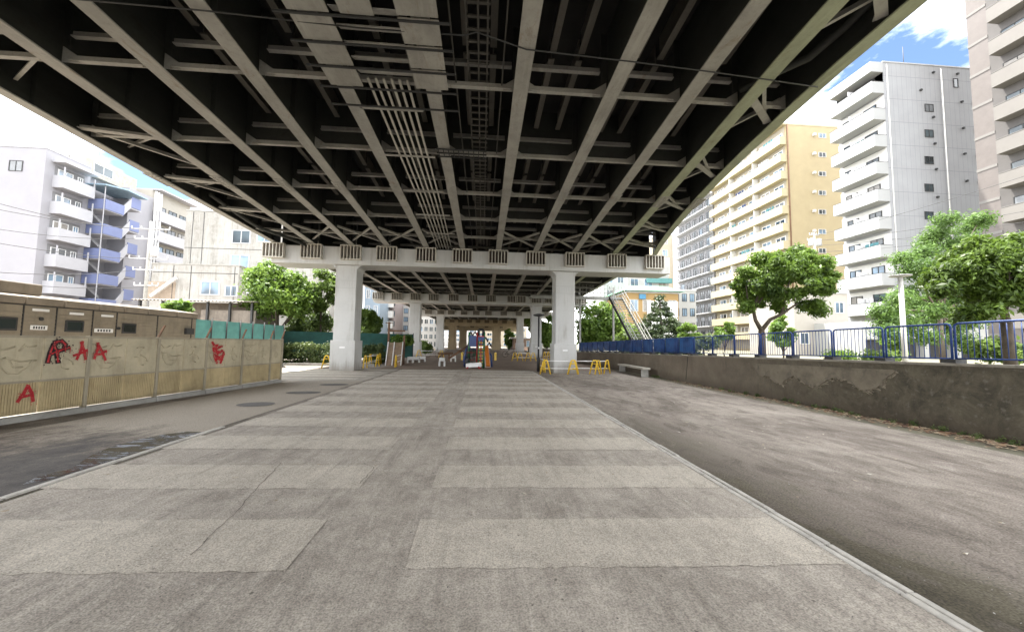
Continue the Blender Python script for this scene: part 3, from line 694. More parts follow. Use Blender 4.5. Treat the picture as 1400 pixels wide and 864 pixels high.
# ------------------------------------------------------------------ right retaining wall
def wx(y): return 9.04 - (y - 6.35) * .0272 if y < 34 else 8.29
def wtop(y): return 1.29 - .0165 * (y - 6.35)
root = thing('retaining_wall', 'brown mossy retaining wall with peeling plaster below the blue railings', 'wall', (8.8, 12, 0))
def wallmat():
    t = NT('mossy_wall'); n = t.noise(.8, 7, .7); m2 = t.noise(4, 7, .75); f = t.noise(35, 4, .7); bl = t.noise(9, 4, .6); x, y, z = t.xyz()
    col = t.mix(t.ramp(n, (.32, 0.0), (.68, 1.0)), (.13, .106, .08), (.235, .195, .148))
    moss = t.math('ADD', t.math('MULTIPLY', y, -.11), t.math('MULTIPLY', m2, .9)); moss = t.math('ADD', moss, t.math('MULTIPLY', n, .6))
    col = t.mix(t.ramp(t.math('ADD', t.math('MULTIPLY', moss, .5), 1.0), (.56, 0.0), (.94, .82)), col, t.mix(t.ramp(t.noise(2.2, 8, .8, dist=.5), (.40, 0.0), (.62, 1.0)), (.030, .027, .017), (.115, .102, .068)))
    col = t.mix(t.ramp(bl, (.58, 0.0), (.70, .6)), col, (.17, .155, .125))
    col = t.mix(t.ramp(t.math('ADD', z, t.math('MULTIPLY', m2, .4)), (.3, .5), (.6, 0.0)), col, (.075, .055, .038))
    st = t.noise(6, 5, .7, sc=(1, 1, .1)); col = t.mix(t.ramp(st, (.58, 0.0), (.72, .45)), col, (.05, .045, .03))
    t.base(col); t.set(.9); t.bump(t.math('ADD', t.math('MULTIPLY', m2, 2.0), f), .6, .02); return t.m
m_wall = wallmat()
w = MB(); yy = [-30, -10, -2, 4] + [6.35 + 2 * k for k in range(14)] + [40, 70]
ex = [wx(min(y, 34)) for y in yy]
for (xa, ya), (xb, yb) in zip(zip(ex, yy), zip(ex[1:], yy[1:])):
    za, zb = max(.86, wtop(ya)) if ya > -2 else wtop(-2), max(.86, wtop(yb)) if yb > -2 else wtop(-2)
    w.hexa([(xa, ya, -.2), (xa + .32, ya, -.2), (xb + .32, yb, -.2), (xb, yb, -.2)], [(xa, ya, za), (xa + .32, ya, za), (xb + .32, yb, zb), (xb, yb, zb)])
w.build('wall_body', m_wall, root)
c = MB()
for (ya, yb) in zip(yy, yy[1:]):
    if ya > 34: continue
    xa, xb = wx(ya) - .02, wx(yb) - .02; za, zb = wtop(max(ya, -2)), wtop(max(yb, -2))
    c.hexa([(xa, ya, za + .002), (xa + .36, ya, za + .002), (xb + .36, yb, zb + .002), (xb, yb, zb + .002)], [(xa, ya, za + .05), (xa + .36, ya, za + .05), (xb + .36, yb, zb + .05), (xb, yb, zb + .05)])
c.build('coping', M('weathered_coping', (.27, .245, .20), .9, .3, 3, 50, .4, stain=.6), root)
wn_ = Vector((-1, -.0272, 0)).normalized(); WP0 = Vector((wx(6.35), 6.35, 0))
out = [(1030, 497), (1082, 499), (1140, 502), (1190, 504), (1226, 506), (1222, 512), (1212, 518), (1209, 526), (1202, 530), (1192, 532), (1184, 535), (1176, 531), (1168, 525), (1156, 518), (1143, 517), (1132, 520), (1124, 526), (1114, 529), (1104, 526), (1097, 520), (1086, 514), (1076, 519), (1070, 526), (1062, 522), (1052, 514), (1040, 512)]
o2 = []
for i, (a, b) in enumerate(zip(out, out[1:] + out[:1])):
    o2.append(a)
    if i >= 4 and i < 25:
        for t_ in (.25, .5, .75): o2.append((a[0] + (b[0] - a[0]) * t_ + random.uniform(-1.2, 1.2), a[1] + (b[1] - a[1]) * t_ + random.uniform(-1.6, 1.6)))
pl = [atp(p[0], p[1], WP0, wn_) + wn_ * .004 for p in o2]
g = MB(); g.prism(pl, wn_ * .05); g.build('plaster_layer', M('old_plaster', (.20, .172, .128), .9, .35, 2.5, 50, .5, stain=.7), root, fix=True)
lp = MB()
for a, b in zip(pl[5:], pl[6:]):
    for q in range(2):
        c_ = a.lerp(b, random.random()) + Vector((0, 0, random.uniform(-.05, .03))) + wn_ * .012; e_ = Vector((random.uniform(-.02, .02), random.uniform(-.07, .07), random.uniform(-.03, .03))); lp.bar(c_ - e_, c_ + e_, random.uniform(.008, .02), random.uniform(.008, .02))
lp.build('broken_edge', M('broken_plaster', (.28, .24, .18), .9, .3, 8), root)
g = MB(); p = atp(941, 484, WP0, wn_); p2 = atp(938, 519, WP0, wn_); g.bar(p + wn_ * .004, p2 + wn_ * .004, .03, .006); g.build('joint', m_dark, root)

# blue railings standing on the wall, one panel after another
def rail_panel(y0, y1, label, sheet=False):
    x0, x1 = wx(y0) + .17, wx(y1) + .17; z0, z1 = wtop(y0) + .05, wtop(y1) + .05
    zm = (z0 + z1) / 2; rt = thing('railing_panel', label, 'railing', ((x0 + x1) / 2, (y0 + y1) / 2, zm), 'blue railing panels along the retaining wall')
    H = .77
    f = MB(); rr = .06; ya, yb = y0 + .03, y1 - .03
    A = lambda u, h: Vector((x0 + (x1 - x0) * (u - y0) / (y1 - y0), u, z0 + (z1 - z0) * (u - y0) / (y1 - y0) + h))
    f.tube([A(ya, .0), A(ya, H - .06), A(ya + .015, H - .02), A(ya + .06, H), A(yb - .06, H), A(yb - .015, H - .02), A(yb, H - .06), A(yb, .0)], .02, 8)
    f.tube([A(ya, .09), A(yb, .09)], .016, 6)
    f.build('frame', m_blue, rt)
    n = 13; b = MB()
    for k in range(1, n): u = ya + (yb - ya) * k / n; b.tube([A(u, .09), A(u, H)], .0075, 5)
    b.build('balusters', m_blue, rt)
    c = MB(); xc, yc, zc = A(y0, 0); c.box(xc - .14, xc + .1, yc - .12, yc + .12, zc + .003, zc + .075); c.build('footing_block', m_dark, rt)
    if sheet:
        s = MB(); s.bar(A(ya + .03, .46) + Vector((.035, 0, 0)), A(yb - .03, .46) + Vector((.035, 0, 0)), .008, .66); s.build('sheet', m_sheet, rt)
    return rt
def sheetmat():
    t = NT('blue_sheeting'); n = t.noise(2.2, 6, .75, sc=(1, 1, .6)); wv = t.noise(9, 3, .6, sc=(1, 1, .15))
    col = t.mix(t.ramp(n, (.4, 0.0), (.6, 1.0)), (.012, .05, .20), (.04, .17, .45))
    t.base(col); t.set(.3, 0, .5); t.bump(wv, .4, .03); return t.m
m_sheet = sheetmat()
y = 9.3 - 1.255 * 5; k = 0
ends = []
while y < 33: ends.append((y, y + 1.255)); y += 1.255
for k, (a, b) in enumerate(ends):
    sh = a > 14.4
    lab = 'open blue railing panel with thin vertical bars on the retaining wall' if not sh else 'blue railing panel backed with rippled blue sheeting on the retaining wall'
    rail_panel(a, b, lab, sh)

# concrete bench right of the pier
root = thing('bench', 'low pale concrete bench on the earth near the retaining wall', 'bench', gp(866, 512))
a = gp(849, 508); b = gp(884, 516); s = MB(); s.bar(Vector((a.x, a.y, .42)), Vector((b.x, b.y, .42)), .4, .09); s.build('seat', M('pale_concrete', (.42, .39, .33), .85, .2, 4), root, .01)
for t_ in (.06, .94):
    p = a.lerp(b, t_); s = MB(); s.bar((p.x, p.y, 0), (p.x, p.y, .372), .34, .12, up=(.5, 1, 0)); s.build('leg', m_concrete, root, .01)

# leaf litter and weeds (stuff)
def scatter(name, pts, size, cols, label, cat, lift=.006, flat=True):
    rr = random.Random(5); g = MB()
    for (x, y, z) in pts:
        a = rr.uniform(0, 6.28); l = size * rr.uniform(.6, 1.3); w = l * rr.uniform(.3, .5); tx = rr.uniform(-.3, .3) * l; ty = rr.uniform(-.2, .3) * l
        ux, uy = math.cos(a), math.sin(a); zz = z + lift + rr.uniform(0, .012)
        g.add([(x - ux * l, y - uy * l, zz + abs(tx)), (x + uy * w, y - ux * w, zz), (x + ux * l, y + uy * l, zz + abs(ty)), (x - uy * w, y + ux * w, zz + .004)], [(0, 1, 2, 3)])
    o = g.build(name, cols); tag(o, label, cat, kind='stuff'); return o
def cv(name, *stops):
    t = NT(name); v = t.voro(14, out='Color'); x = t.n.new('ShaderNodeSeparateColor'); t.l.new(v, x.inputs[0]); t.base(t.ramp(x.outputs[0], *stops)); t.set(.8); return t.m
rr = random.Random(3); pts = []
for k in range(3000):
    y = 4 + rr.random() ** 1.2 * 13; dens = 1 if y < 9.5 else .45
    if rr.random() > dens: continue
    off = abs(rr.gauss(.08, .26)); pts.append((wx(y) - .03 - off, y, .0))
scatter('leaf_litter', pts, .05, cv('dry_leaves', (.1, (.05, .028, .018)), (.35, (.17, .08, .045)), (.55, (.30, .18, .10)), (.8, (.46, .37, .25))), 'dry brown leaves gathered along the foot of the retaining wall', 'leaf litter')
pts = [(rr.uniform(3.2, 8.6), 2.5 + rr.random() ** 1.3 * 14, 0) for _ in range(170)] + [(rr.uniform(XL, XR), 1.6 + rr.random() * 10, .01) for _ in range(45)]
scatter('fallen_leaves', pts, .032, cv('pale_leaves', (.2, (.42, .38, .3)), (.6, (.25, .18, .1)), (.8, (.5, .47, .4))), 'scattered pale fallen leaves on the earth and paving', 'fallen leaves')
pts = [(rr.uniform(XL, XR), 1.4 + rr.random() ** 2 * 6, .009) for _ in range(900)] + [(rr.uniform(3, 8.5), 2 + rr.random() ** 1.5 * 8, 0) for _ in range(700)]
scatter('grit', pts, .008, cv('grit_stones', (.2, (.12, .11, .10)), (.6, (.3, .28, .25)), (.9, (.45, .43, .4))), 'small loose grit scattered over the ground', 'grit', .003)
# ------------------------------------------------------------------ barriers round the piers
def barrier_proto(label, loc, rz, L):
    rt = thing('pipe_barrier', label, 'barrier', (0, 0, 0), 'yellow and white pipe barriers round the piers')
    for x in (-L / 2, L / 2):
        f = MB(); f.tube([(x - .27, 0, .0), (x - .12, 0, .62), (x - .07, 0, .72), (x + .07, 0, .72), (x + .12, 0, .62), (x + .27, 0, .0)], .036, 8)
        f.tube([(x - .2, 0, .28), (x + .2, 0, .28)], .022, 6); f.tube([(x - .13, .0, .55), (x + .13, .0, .55)], .02, 6); f.build('a_frame', m_yellow, rt)
    for zz in (.30, .68):
        f = MB(); f.tube([(-L / 2, .03, zz), (L / 2, .03, zz)], .022, 8); f.build('rail', m_white, rt)
    rt.location = loc; rt.rotation_euler = (0, 0, rz); return rt
def B(px0, py0, px1, py1, label, proto={}):
    a, b = gp(px0, py0), gp(px1, py1); d = b - a; L = max(.75, d.length)
    return barrier_proto(label, (a + b) / 2, math.atan2(d.y, d.x), L)
B(446, 504, 483, 504.5, 'pipe barrier standing in front of the left white column, yellow ends and white rails')
B(499, 503.5, 516, 501, 'short pipe barrier just right of the left white column')
B(506, 500, 519, 498, 'pipe barrier half hidden behind the short one right of the left column')
B(745.5, 511.5, 783, 512, 'pipe barrier across the front of the right white column')
B(784, 511, 813, 511.5, 'pipe barrier between the right white column and the cluster of yellow frames')
B(820, 511.5, 828, 511, 'yellow pipe barrier at the outer end, nearest the concrete bench')
B(737, 506, 744, 509, 'yellow pipe barrier turned sideways beside the black lamp post')
B(541, 502, 549, 499, 'yellow pipe barrier in front of the slanted board')
for px, lab in ((713, 'first small distant yellow barrier left of the second right column'), (720, 'second small distant yellow barrier, next to the second right column')):
    p = gp(px, 493.5); barrier_proto(lab, p, .1, 1.2)
for px, lab in ((749, 'small distant yellow barrier seen left of the right white column'), (754, 'small distant yellow barrier touching the edge of the right white column')):
    p = gp(px, 490.5); barrier_proto(lab, p, .8, 1.2)
p = gp(588, 489); barrier_proto('pale distant barrier beside the third left column', p, .1, 2.2)

# black lamp post under the viaduct
b = gp(736, 508); rt = thing('lamp_post', 'slim black lamp post with a flat crossbar head left of the right white column', 'lamp post', b)
h = aty(735, 431, b.y).z
s = MB(); s.tube([b, b + Vector((0, 0, h))], [.055, .045], 10); s.build('pole', m_black, rt)
s = MB(); s.lathe(b, [(.09, 0), (.09, .75), (.06, .8)], 10); s.build('base_sleeve', m_black, rt)
s = MB(); s.lathe(b, [(.05, h - .08), (.3, h - .03), (.33, h + .03), (.1, h + .09)], 14); s.build('lamp_head', m_dark, rt)
s = MB(); s.box(b.x - .04, b.x + .04, b.y - .06, b.y - .052, 1.28, 1.38); s.build('sticker', m_white, rt)

# slanted climbing board with dark posts
y = 25.5; a = gp(527, 499); L_, R_ = aty(527, 499, y).x, aty(548, 499, y).x
rt = thing('climbing_board', 'wide slanted plank board with pale edge rails between two dark posts', 'play equipment', (L_ + .6, y, 0))
zt = aty(538, 468, y + 1.4).z; dx = aty(541, 468, y + 1.4).x - aty(537.5, 499, y).x
n = 12; s = MB()
for k in range(n):
    f0, f1 = k / n, (k + .93) / n
    s.hexa([(L_ + dx * f0, y + 1.4 * f0, zt * f0), (R_ + dx * f0, y + 1.4 * f0, zt * f0), (R_ + dx * f0, y + .07 + 1.4 * f0, zt * f0), (L_ + dx * f0, y + .07 + 1.4 * f0, zt * f0)],
           [(L_ + dx * f1, y + 1.4 * f1, zt * f1), (R_ + dx * f1, y + 1.4 * f1, zt * f1), (R_ + dx * f1, y + .07 + 1.4 * f1, zt * f1), (L_ + dx * f1, y + .07 + 1.4 * f1, zt * f1)])
s.build('planks', m_wood, rt)
for x in (L_, R_, L_ + .42 * (R_ - L_)):
    s = MB(); s.bar((x, y - .03, .02), (x + dx, y + 1.37, zt + .02), .06, .05); s.build('edge_rail', m_offwhite, rt)
for x, hh in ((L_ + dx - .02, 440), (R_ + dx + .06, 458)):
    h = aty(540, hh, y + 1.5).z; s = MB(); s.box(x - .06, x + .06, y + 1.44, y + 1.56, 0, h); s.build('post', m_rust, rt)
s = MB(); s.box(L_ + dx, R_ + dx + .1, y + 1.46, y + 1.54, zt + .75, zt + .85); s.box(L_ + dx - .25, L_ + dx + .25, y + 1.47, y + 1.53, zt + 1.3, zt + 1.36); s.build('cross_bar', m_rust, rt)
s = MB(); s.prism([(R_ + .03, y + .1, 0), (R_ + dx + .03, y + 1.43, zt - .05), (R_ + dx + .03, y + 1.43, 0)], (.03, 0, 0)); s.build('side_board', m_rust, rt, fix=True)

# climbing frame
c = gp(650, 503); Y = c.y; sc = 1.0
rt = thing('playground_climber', 'blue, red and green climbing frame with slides and an arched roof under the viaduct', 'play equipment', (c.x, Y, 0))
pm = lambda n, c_: M(n, c_, .4, .2, 6)
m_pb, m_pr, m_pg, m_po, m_py = pm('blue_play_panel', (.02, .05, .17)), pm('red_play_tube', (.33, .02, .02)), pm('green_play_panel', (.02, .14, .05)), pm('orange_play_slide', (.45, .14, .02)), pm('yellow_play_panel', (.75, .5, .05))
def X(px, d=0): return aty(px, 480, Y + d).x
def Z(py, d=0): return aty(650, py, Y + d).z
posts_x = [X(641), X(652), X(662)]
for i, x in enumerate(posts_x):
    for d in (.1, 1.5):
        s = MB(); s.tube([(x, Y + d, 0), (x, Y + d, Z(454))], .05, 8); s.build('post', m_pg if i != 1 else m_pr, rt)
s = MB(); s.box(X(641), X(662), Y + .1, Y + 1.5, Z(478), Z(478) + .06); s.build('platform', m_pb, rt)
for a, b_, m_, z0, z1, d in ((641, 651, m_pb, 474, 459, .06), (653, 662, m_pb, 472, 460, .05), (640.5, 641.5, m_pb, 474, 459, .8), (646, 652, m_pg, 487, 477, .3), (632.5, 639.5, m_pb, 496, 487, .6), (653, 662, m_pr, 460.5, 459, .03)):
    s = MB(); s.box(X(a), X(b_), Y + d - .025, Y + d + .025, Z(z0), Z(z1)); s.build('panel', m_, rt, .01)
s = MB(); s.tube([(X(653.5), Y + .3, Z(462)), (X(653.5), Y + .3, Z(452.5)), (X(655), Y + .3, Z(450.5)), (X(659), Y + .3, Z(450.5)), (X(660.5), Y + .3, Z(452.5)), (X(660.5), Y + .3, Z(462))], .09, 8); s.build('arch', m_black, rt)
s = MB()
for k in range(9): z_ = .18 + k * .2; s.tube([(X(654), Y - .35 + k * .05, z_), (X(661), Y - .35 + k * .05, z_)], .025, 6)
s.build('ladder_rungs', m_py, rt)
for xx in (654, 657.5, 661):
    s = MB(); s.tube([(X(xx), Y - .4, 0), (X(xx), Y + .1, Z(461))], .035, 6); s.build('ladder_rail', m_pr if xx == 657.5 else m_pg, rt)
for xx, m_ in ((663.5, m_po), (666, m_po)):
    s = MB(); s.bar((X(xx), Y + .3, Z(474)), (X(xx + 2.5), Y - .7, .12), .12, .22); s.build('slide_side', m_, rt)
s = MB(); s.bar((X(664.8), Y + .3, Z(475)), (X(667.2), Y - .7, .1), .34, .03); s.build('slide_bed', pm('steel_slide', (.5, .5, .5)), rt)
s = MB(); s.bar((X(641), Y + .9, Z(472)), (X(613), Y + .4, .55), .09, .12); s.bar((X(641), Y + 1.3, Z(470)), (X(613), Y + .8, .6), .05, .05); s.build('long_ramp', m_rust, rt)
for xx, z0, m_ in ((636, 474, m_pb), (639, 470, m_black), (668, 478, m_black), (672, 480, m_pb)):
    s = MB(); s.tube([(X(641 if xx < 650 else 662), Y + .8, Z(z0 - 5)), (X(xx), Y + .6, Z(z0 + 6)), (X(xx - (1 if xx < 650 else -1)), Y + .4, 0.05)], .06, 8); s.build('curved_bar', m_, rt)
for xx in (629.5, 676.5):
    s = MB(); s.box(X(xx), X(xx + 3), Y + .7, Y + .8, .45, .95); s.build('side_sign', m_py, rt)
for k in range(7):
    s = MB(); s.tube([(X(641 + k * 1.6), Y + .12, Z(478)), (X(636 + k * 1.9), Y - .35, .05)], .018, 5); s.build('climbing_rope', m_black, rt)
for k in range(5):
    s = MB(); zz = .3 + k * .22; f = k / 7; s.tube([(X(636 + 5 * f), Y - .33 + .4 * f, zz), (X(648 + 3 * f), Y - .33 + .4 * f, zz)], .016, 5); s.build('climbing_rope', m_pr if k % 2 else m_black, rt)
for a_, z0_ in ((642, 456), (648, 455), (663, 463), (668, 470)):
    s = MB(); s.tube([(X(a_), Y + .5, Z(z0_ + 12)), (X(a_ - 2), Y + .3, Z(z0_ + 3)), (X(a_ + 1), Y + .4, Z(z0_ - 2)), (X(a_ + 4), Y + .6, Z(z0_ + 4))], .05, 7); s.build('handhold', m_black, rt)
# toys at its foot
q = gp(647, 504); rt = thing('ride_on_toy', 'white and black ride on rocker at the foot of the climbing frame', 'play equipment', q)
s = MB(); s.bar((q.x - .45, q.y, .18), (q.x + .5, q.y, .26), .3, .28); s.build('body', m_white, rt, .06)
s = MB(); s.bar((q.x - .5, q.y, .30), (q.x - .3, q.y, .62), .22, .2); s.build('head', m_black, rt, .05)
s = MB(); s.tube([(q.x - .4, q.y - .1, .0), (q.x - .3, q.y - .1, .12)], .06, 6); s.tube([(q.x + .4, q.y - .1, .0), (q.x + .3, q.y - .1, .14)], .06, 6); s.build('foot', m_pr, rt)
# white stools and a long beam
def stool(px, py, label, w=.42, h=.5):
    q = gp(px, py); rt = thing('stool', label, 'stool', q, 'pale stools by the climbing frame')
    s = MB(); s.box(q.x - w / 2, q.x + w / 2, q.y - .2, q.y + .2, h - .22, h); s.build('seat', m_offwhite, rt, .02)
    for sx in (-1, 1):
        s = MB(); s.box(q.x + sx * w * .45 - .05, q.x + sx * w * .45 + .05, q.y - .16, q.y + .16, 0, h - .222); s.build('leg', m_offwhite, rt)
stool(604.3, 500.5, 'white two-legged stool left of the climbing frame, nearest to the path', .36, .55)
stool(619.5, 494.5, 'white two-legged stool behind the brown beam, close to the climbing frame', .4, .5)
stool(569, 495.5, 'pale stool in front of the second left column, on its right', .5, .42)
stool(577, 494.5, 'pale stool farther right of the second left column', .5, .42)
stool(561, 496, 'pale stool at the foot of the second left column', .4, .45)
a, b = gp(602, 494), gp(616, 493); rt = thing('balance_beam', 'brown balance beam beside the white stools', 'play equipment', (a + b) / 2)
s = MB(); s.bar(a + Vector((0, 0, .62)), b + Vector((0, 0, .62)), .5, .16); s.build('beam', m_rust, rt, .02)
for t_ in (.15, .85):
    q = a.lerp(b, t_); s = MB(); s.box(q.x - .08, q.x + .08, q.y - .15, q.y + .15, 0, .535); s.build('leg', m_wood, rt)
for px, lab in ((592, 'dark bicycle shape parked by the third left column'), (697, 'dark bicycle shape parked far off, left of the third right column')):
    q = gp(px, 488.5); rt = thing('bicycle', lab, 'bicycle', q, 'bicycles parked under the viaduct')
    for sx in (-.52, .52):
        s = MB(); s.tube([(q.x + sx + .32 * math.cos(k * math.pi / 8), q.y, .34 + .32 * math.sin(k * math.pi / 8)) for k in range(17)], .02, 6, False); s.build('wheel', m_black, rt)
    s = MB(); s.tube([(q.x - .52, q.y, .34), (q.x - .15, q.y, .8), (q.x + .4, q.y, .85), (q.x - .0, q.y, .36), (q.x - .52, q.y, .34)], .022, 6); s.tube([(q.x + .52, q.y, .34), (q.x + .38, q.y, 1.02)], .022, 6); s.build('frame', m_dark, rt)
    s = MB(); s.box(q.x - .3, q.x - .05, q.y - .07, q.y + .07, .86, .92); s.build('saddle', m_black, rt)
    s = MB(); s.tube([(q.x + .38, q.y - .25, 1.02), (q.x + .38, q.y + .25, 1.02)], .02, 6); s.build('handlebar', m_dark, rt)

# ------------------------------------------------------------------ steel stairs on the right
rt = thing('steel_stairs', 'grey steel stairs coming down from a landing under the viaduct beside the conifer', 'stairs', (11.5, 30, .8))
m_st = steel('stair_paint', (.30, .30, .28))
y = 33.0; zl = aty(835, 407, y).z; xl0, xl1 = aty(787, 407, y).x, aty(850, 407, y).x
s = MB(); s.box(xl0 - 4, xl1, y, y + 1.6, zl - .05, zl + .02); s.box(xl0 - 4, xl1, y - .06, y - .002, zl - .22, zl + .06); s.build('landing', m_st, rt)
s = MB()
for k in range(14):
    x = xl0 + (xl1 - xl0) * k / 13; s.bar((x, y - .03, zl), (x, y - .03, zl + 1.1), .03, .03)
for hh in (.4, .75, 1.1): s.bar((xl0 - .2, y - .03, zl + hh), (xl1 - 1.2, y - .03, zl + hh), .035, .035)
s.build('landing_rail', m_st, rt)
topL, topR = Vector((xl1 - 1.15, y - .05, zl)), Vector((xl1, y - .05, zl))
bl = aty(884, 474, 28.0); botR = Vector((bl.x + .55, 28.0, .8)); botL = botR - (topR - topL)
for a, b in ((topL, botL), (topR, botR)):
    s = MB(); s.bar(a, b, .05, .26); s.build('stringer', m_st if a is topR else m_dark, rt)
    s = MB()
    for hh in (.5, 1.0): s.bar(a + Vector((0, 0, hh)), b + Vector((0, 0, hh)), .04, .04)
    for k in range(9): q = a.lerp(b, k / 8); s.bar(q, q + Vector((0, 0, 1.0)), .03, .03)
    s.build('handrail', m_st, rt)
n = 20
for k in range(n):
    a = topL.lerp(botL, (k + .5) / n); b = topR.lerp(botR, (k + .5) / n); s = MB(); s.bar(a, b, .24, .03); s.build('tread', m_st, rt)
for x in (xl0 + .6, xl1 - .5):
    s = MB(); s.box(x - .08, x + .08, y + .7, y + .86, .7, zl - .052); s.build('support', m_st, rt)
    s = MB(); s.box(x - .06, x + .06, y + .7, y + .82, zl + .03, ZF + .2); s.build('hanger', m_st, rt)

# ------------------------------------------------------------------ trees
def foliage(name, centres, radii, n, size, mat, parent, elong=2.0, updir=.35, seed=1, shell=.55):
    rg = np.random.default_rng(seed); C_ = np.array(centres, float); Rr = np.array(radii, float)
    vol = (Rr[:, 0] * Rr[:, 1] * Rr[:, 2]) ** (2 / 3); idx = rg.choice(len(C_), n, p=vol / vol.sum())
    d = rg.normal(size=(n, 3)); d /= np.linalg.norm(d, axis=1)[:, None]
    r = shell + (1 - shell) * rg.random(n) ** .7; r *= 1 + .2 * rg.normal(size=n)
    P = C_[idx] + d * Rr[idx] * r[:, None]
    nn = d * .7 + rg.normal(size=(n, 3)) * .55; nn[:, 2] += updir; nn /= np.linalg.norm(nn, axis=1)[:, None]
    a = rg.normal(size=(n, 3)); a[:, 2] -= .5; a -= nn * (a * nn).sum(1)[:, None]; a /= np.linalg.norm(a, axis=1)[:, None] + 1e-9
    b = np.cross(nn, a); s = size * (.6 + .8 * rg.random(n))[:, None]
    V = np.stack([P - a * s, P + b * s / elong + nn * s * .12, P + a * s - nn * s * .2, P - b * s / elong + nn * s * .12], 1).reshape(-1, 3)
    off = Vector((0, 0, 0)); q = parent
    while q is not None: off += q.location; q = q.parent
    V -= np.array(off)[None]
    me = bpy.data.meshes.new(name); me.vertices.add(4 * n); me.vertices.foreach_set('co', V.astype(np.float32).ravel())
    me.loops.add(4 * n); me.loops.foreach_set('vertex_index', np.arange(4 * n, dtype=np.int32))
    me.polygons.add(n); me.polygons.foreach_set('loop_start', np.arange(0, 4 * n, 4, dtype=np.int32)); me.polygons.foreach_set('loop_total', np.full(n, 4, np.int32))
    me.update(calc_edges=True)
    at = me.attributes.new('tone', 'FLOAT', 'FACE'); cl = rg.random(len(C_)); at.data.foreach_set('value', np.clip(.55 * rg.random(n) + .45 * cl[idx], 0, 1).astype(np.float32))
    me.materials.append(mat); o = bpy.data.objects.new(name, me); COL.objects.link(o); o.parent = parent; return o
def clumps(c, r, k, cr, seed, flat=1.0, zbias=0.0, power=.5):
    rg = random.Random(seed); cs, rs = [], []
    for _ in range(k):
        while True:
            d = Vector((rg.gauss(0, 1), rg.gauss(0, 1), rg.gauss(0, 1) + zbias)).normalized()
            break
        t = rg.uniform(.35, .9) ** power; q = rg.uniform(.65, 1.25) * cr
        cs.append((c[0] + d.x * r[0] * t, c[1] + d.y * r[1] * t, c[2] + d.z * r[2] * t)); rs.append((q, q, q * .75 * flat))
    return cs, rs
m_bark = M('bark', (.075, .058, .042), .9, .4, 6, 40, .6); m_bark2 = M('grey_bark', (.16, .13, .10), .9, .35, 5, 40, .5)
lm_round = leafmat('glossy_round_tree_leaf', (.018, .042, .010), (.165, .265, .038))
lm_feather = leafmat('feathery_leaf', (.03, .07, .018), (.17, .28, .065), .35)
lm_dark = leafmat('dark_broad_leaf', (.010, .026, .007), (.135, .215, .03), .3)
lm_conifer = leafmat('conifer_leaf', (.015, .030, .014), (.085, .12, .045), .2)
lm_fresh = leafmat('fresh_green_leaf', (.035, .085, .018), (.19, .29, .05), .42)
lm_mid = leafmat('mid_green_leaf', (.025, .055, .014), (.20, .29, .06), .4)
lm_hedge = leafmat('hedge_leaf', (.02, .04, .014), (.17, .22, .07), .3)
lm_bush = leafmat('dark_bush_leaf', (.016, .036, .012), (.13, .19, .05), .3)  # darker leaf green for one bushy tree
def tree(label, base, limbs, cs, rs, n, size, lm, name='broadleaf_tree', group=None, bark=None, elong=2.0, seed=1, cat='tree', shell=.5):
    rt = thing(name, label, cat, base, group)
    t = MB()
    for pts, r in limbs: t.tube(pts, r, 9)
    t.build('trunk', bark or m_bark, rt)
    foliage('crown', cs, rs, n, size, lm, rt, elong, seed=seed, shell=shell); return rt
def limbs_to(base, fork, cs, r, k=7, seed=1):
    rg = random.Random(seed); base = Vector(base); fork = Vector(fork); mid = (base + fork) / 2 + Vector((rg.uniform(-.08, .08), 0, 0))
    L = [([base, mid, fork], [r, r * .8, r * .7])]
    for c in rg.sample(cs, min(k, len(cs))):
        c = Vector(c); q = fork.lerp(c, .5) + Vector((rg.uniform(-.15, .15), rg.uniform(-.15, .15), .12)); L.append(([fork, q, c], [r * .5, r * .3, r * .1]))
    return L
# round glossy tree
Y = 14.2; b = aty(1041, 492, Y); b.z = .8; c = aty(1075, 389, Y); rx = aty(1141, 390, Y).x - c.x
cs, rs = clumps(c, (rx * .9, rx * .85, rx * .68), 95, .29, 4, zbias=.35, power=.6)
cs += [tuple(aty(*q)) for q in ((1022, 420, Y), (1020, 372, Y), (1120, 425, Y), (1042, 352, Y), (1090, 343, Y), (1126, 385, Y))]; rs += [(.36, .36, .26)] * 6
fk = aty(1041, 452, Y); f1 = aty(1030, 425, Y); f2 = aty(1068, 430, Y - .2)
LB = [([b, aty(1042, 470, Y), fk], [.14, .12, .11]), ([fk, aty(1033, 438, Y), f1, aty(1036, 405, Y)], [.085, .07, .06, .04]), ([fk, aty(1053, 437, Y), f2, aty(1090, 415, Y)], [.085, .07, .055, .03]),
      ([f1, aty(1022, 408, Y), aty(1020, 390, Y)], [.045, .03, .015]), ([f2, aty(1075, 405, Y), aty(1080, 380, Y)], [.05, .035, .02]), ([f1, aty(1050, 395, Y + .3), aty(1060, 370, Y + .4)], [.05, .03, .015])]
tree('rounded glossy tree with a forked dark trunk behind the blue railing', b, LB, cs, rs, 30000, .08, lm_round, elong=2.6, seed=2, shell=.35)
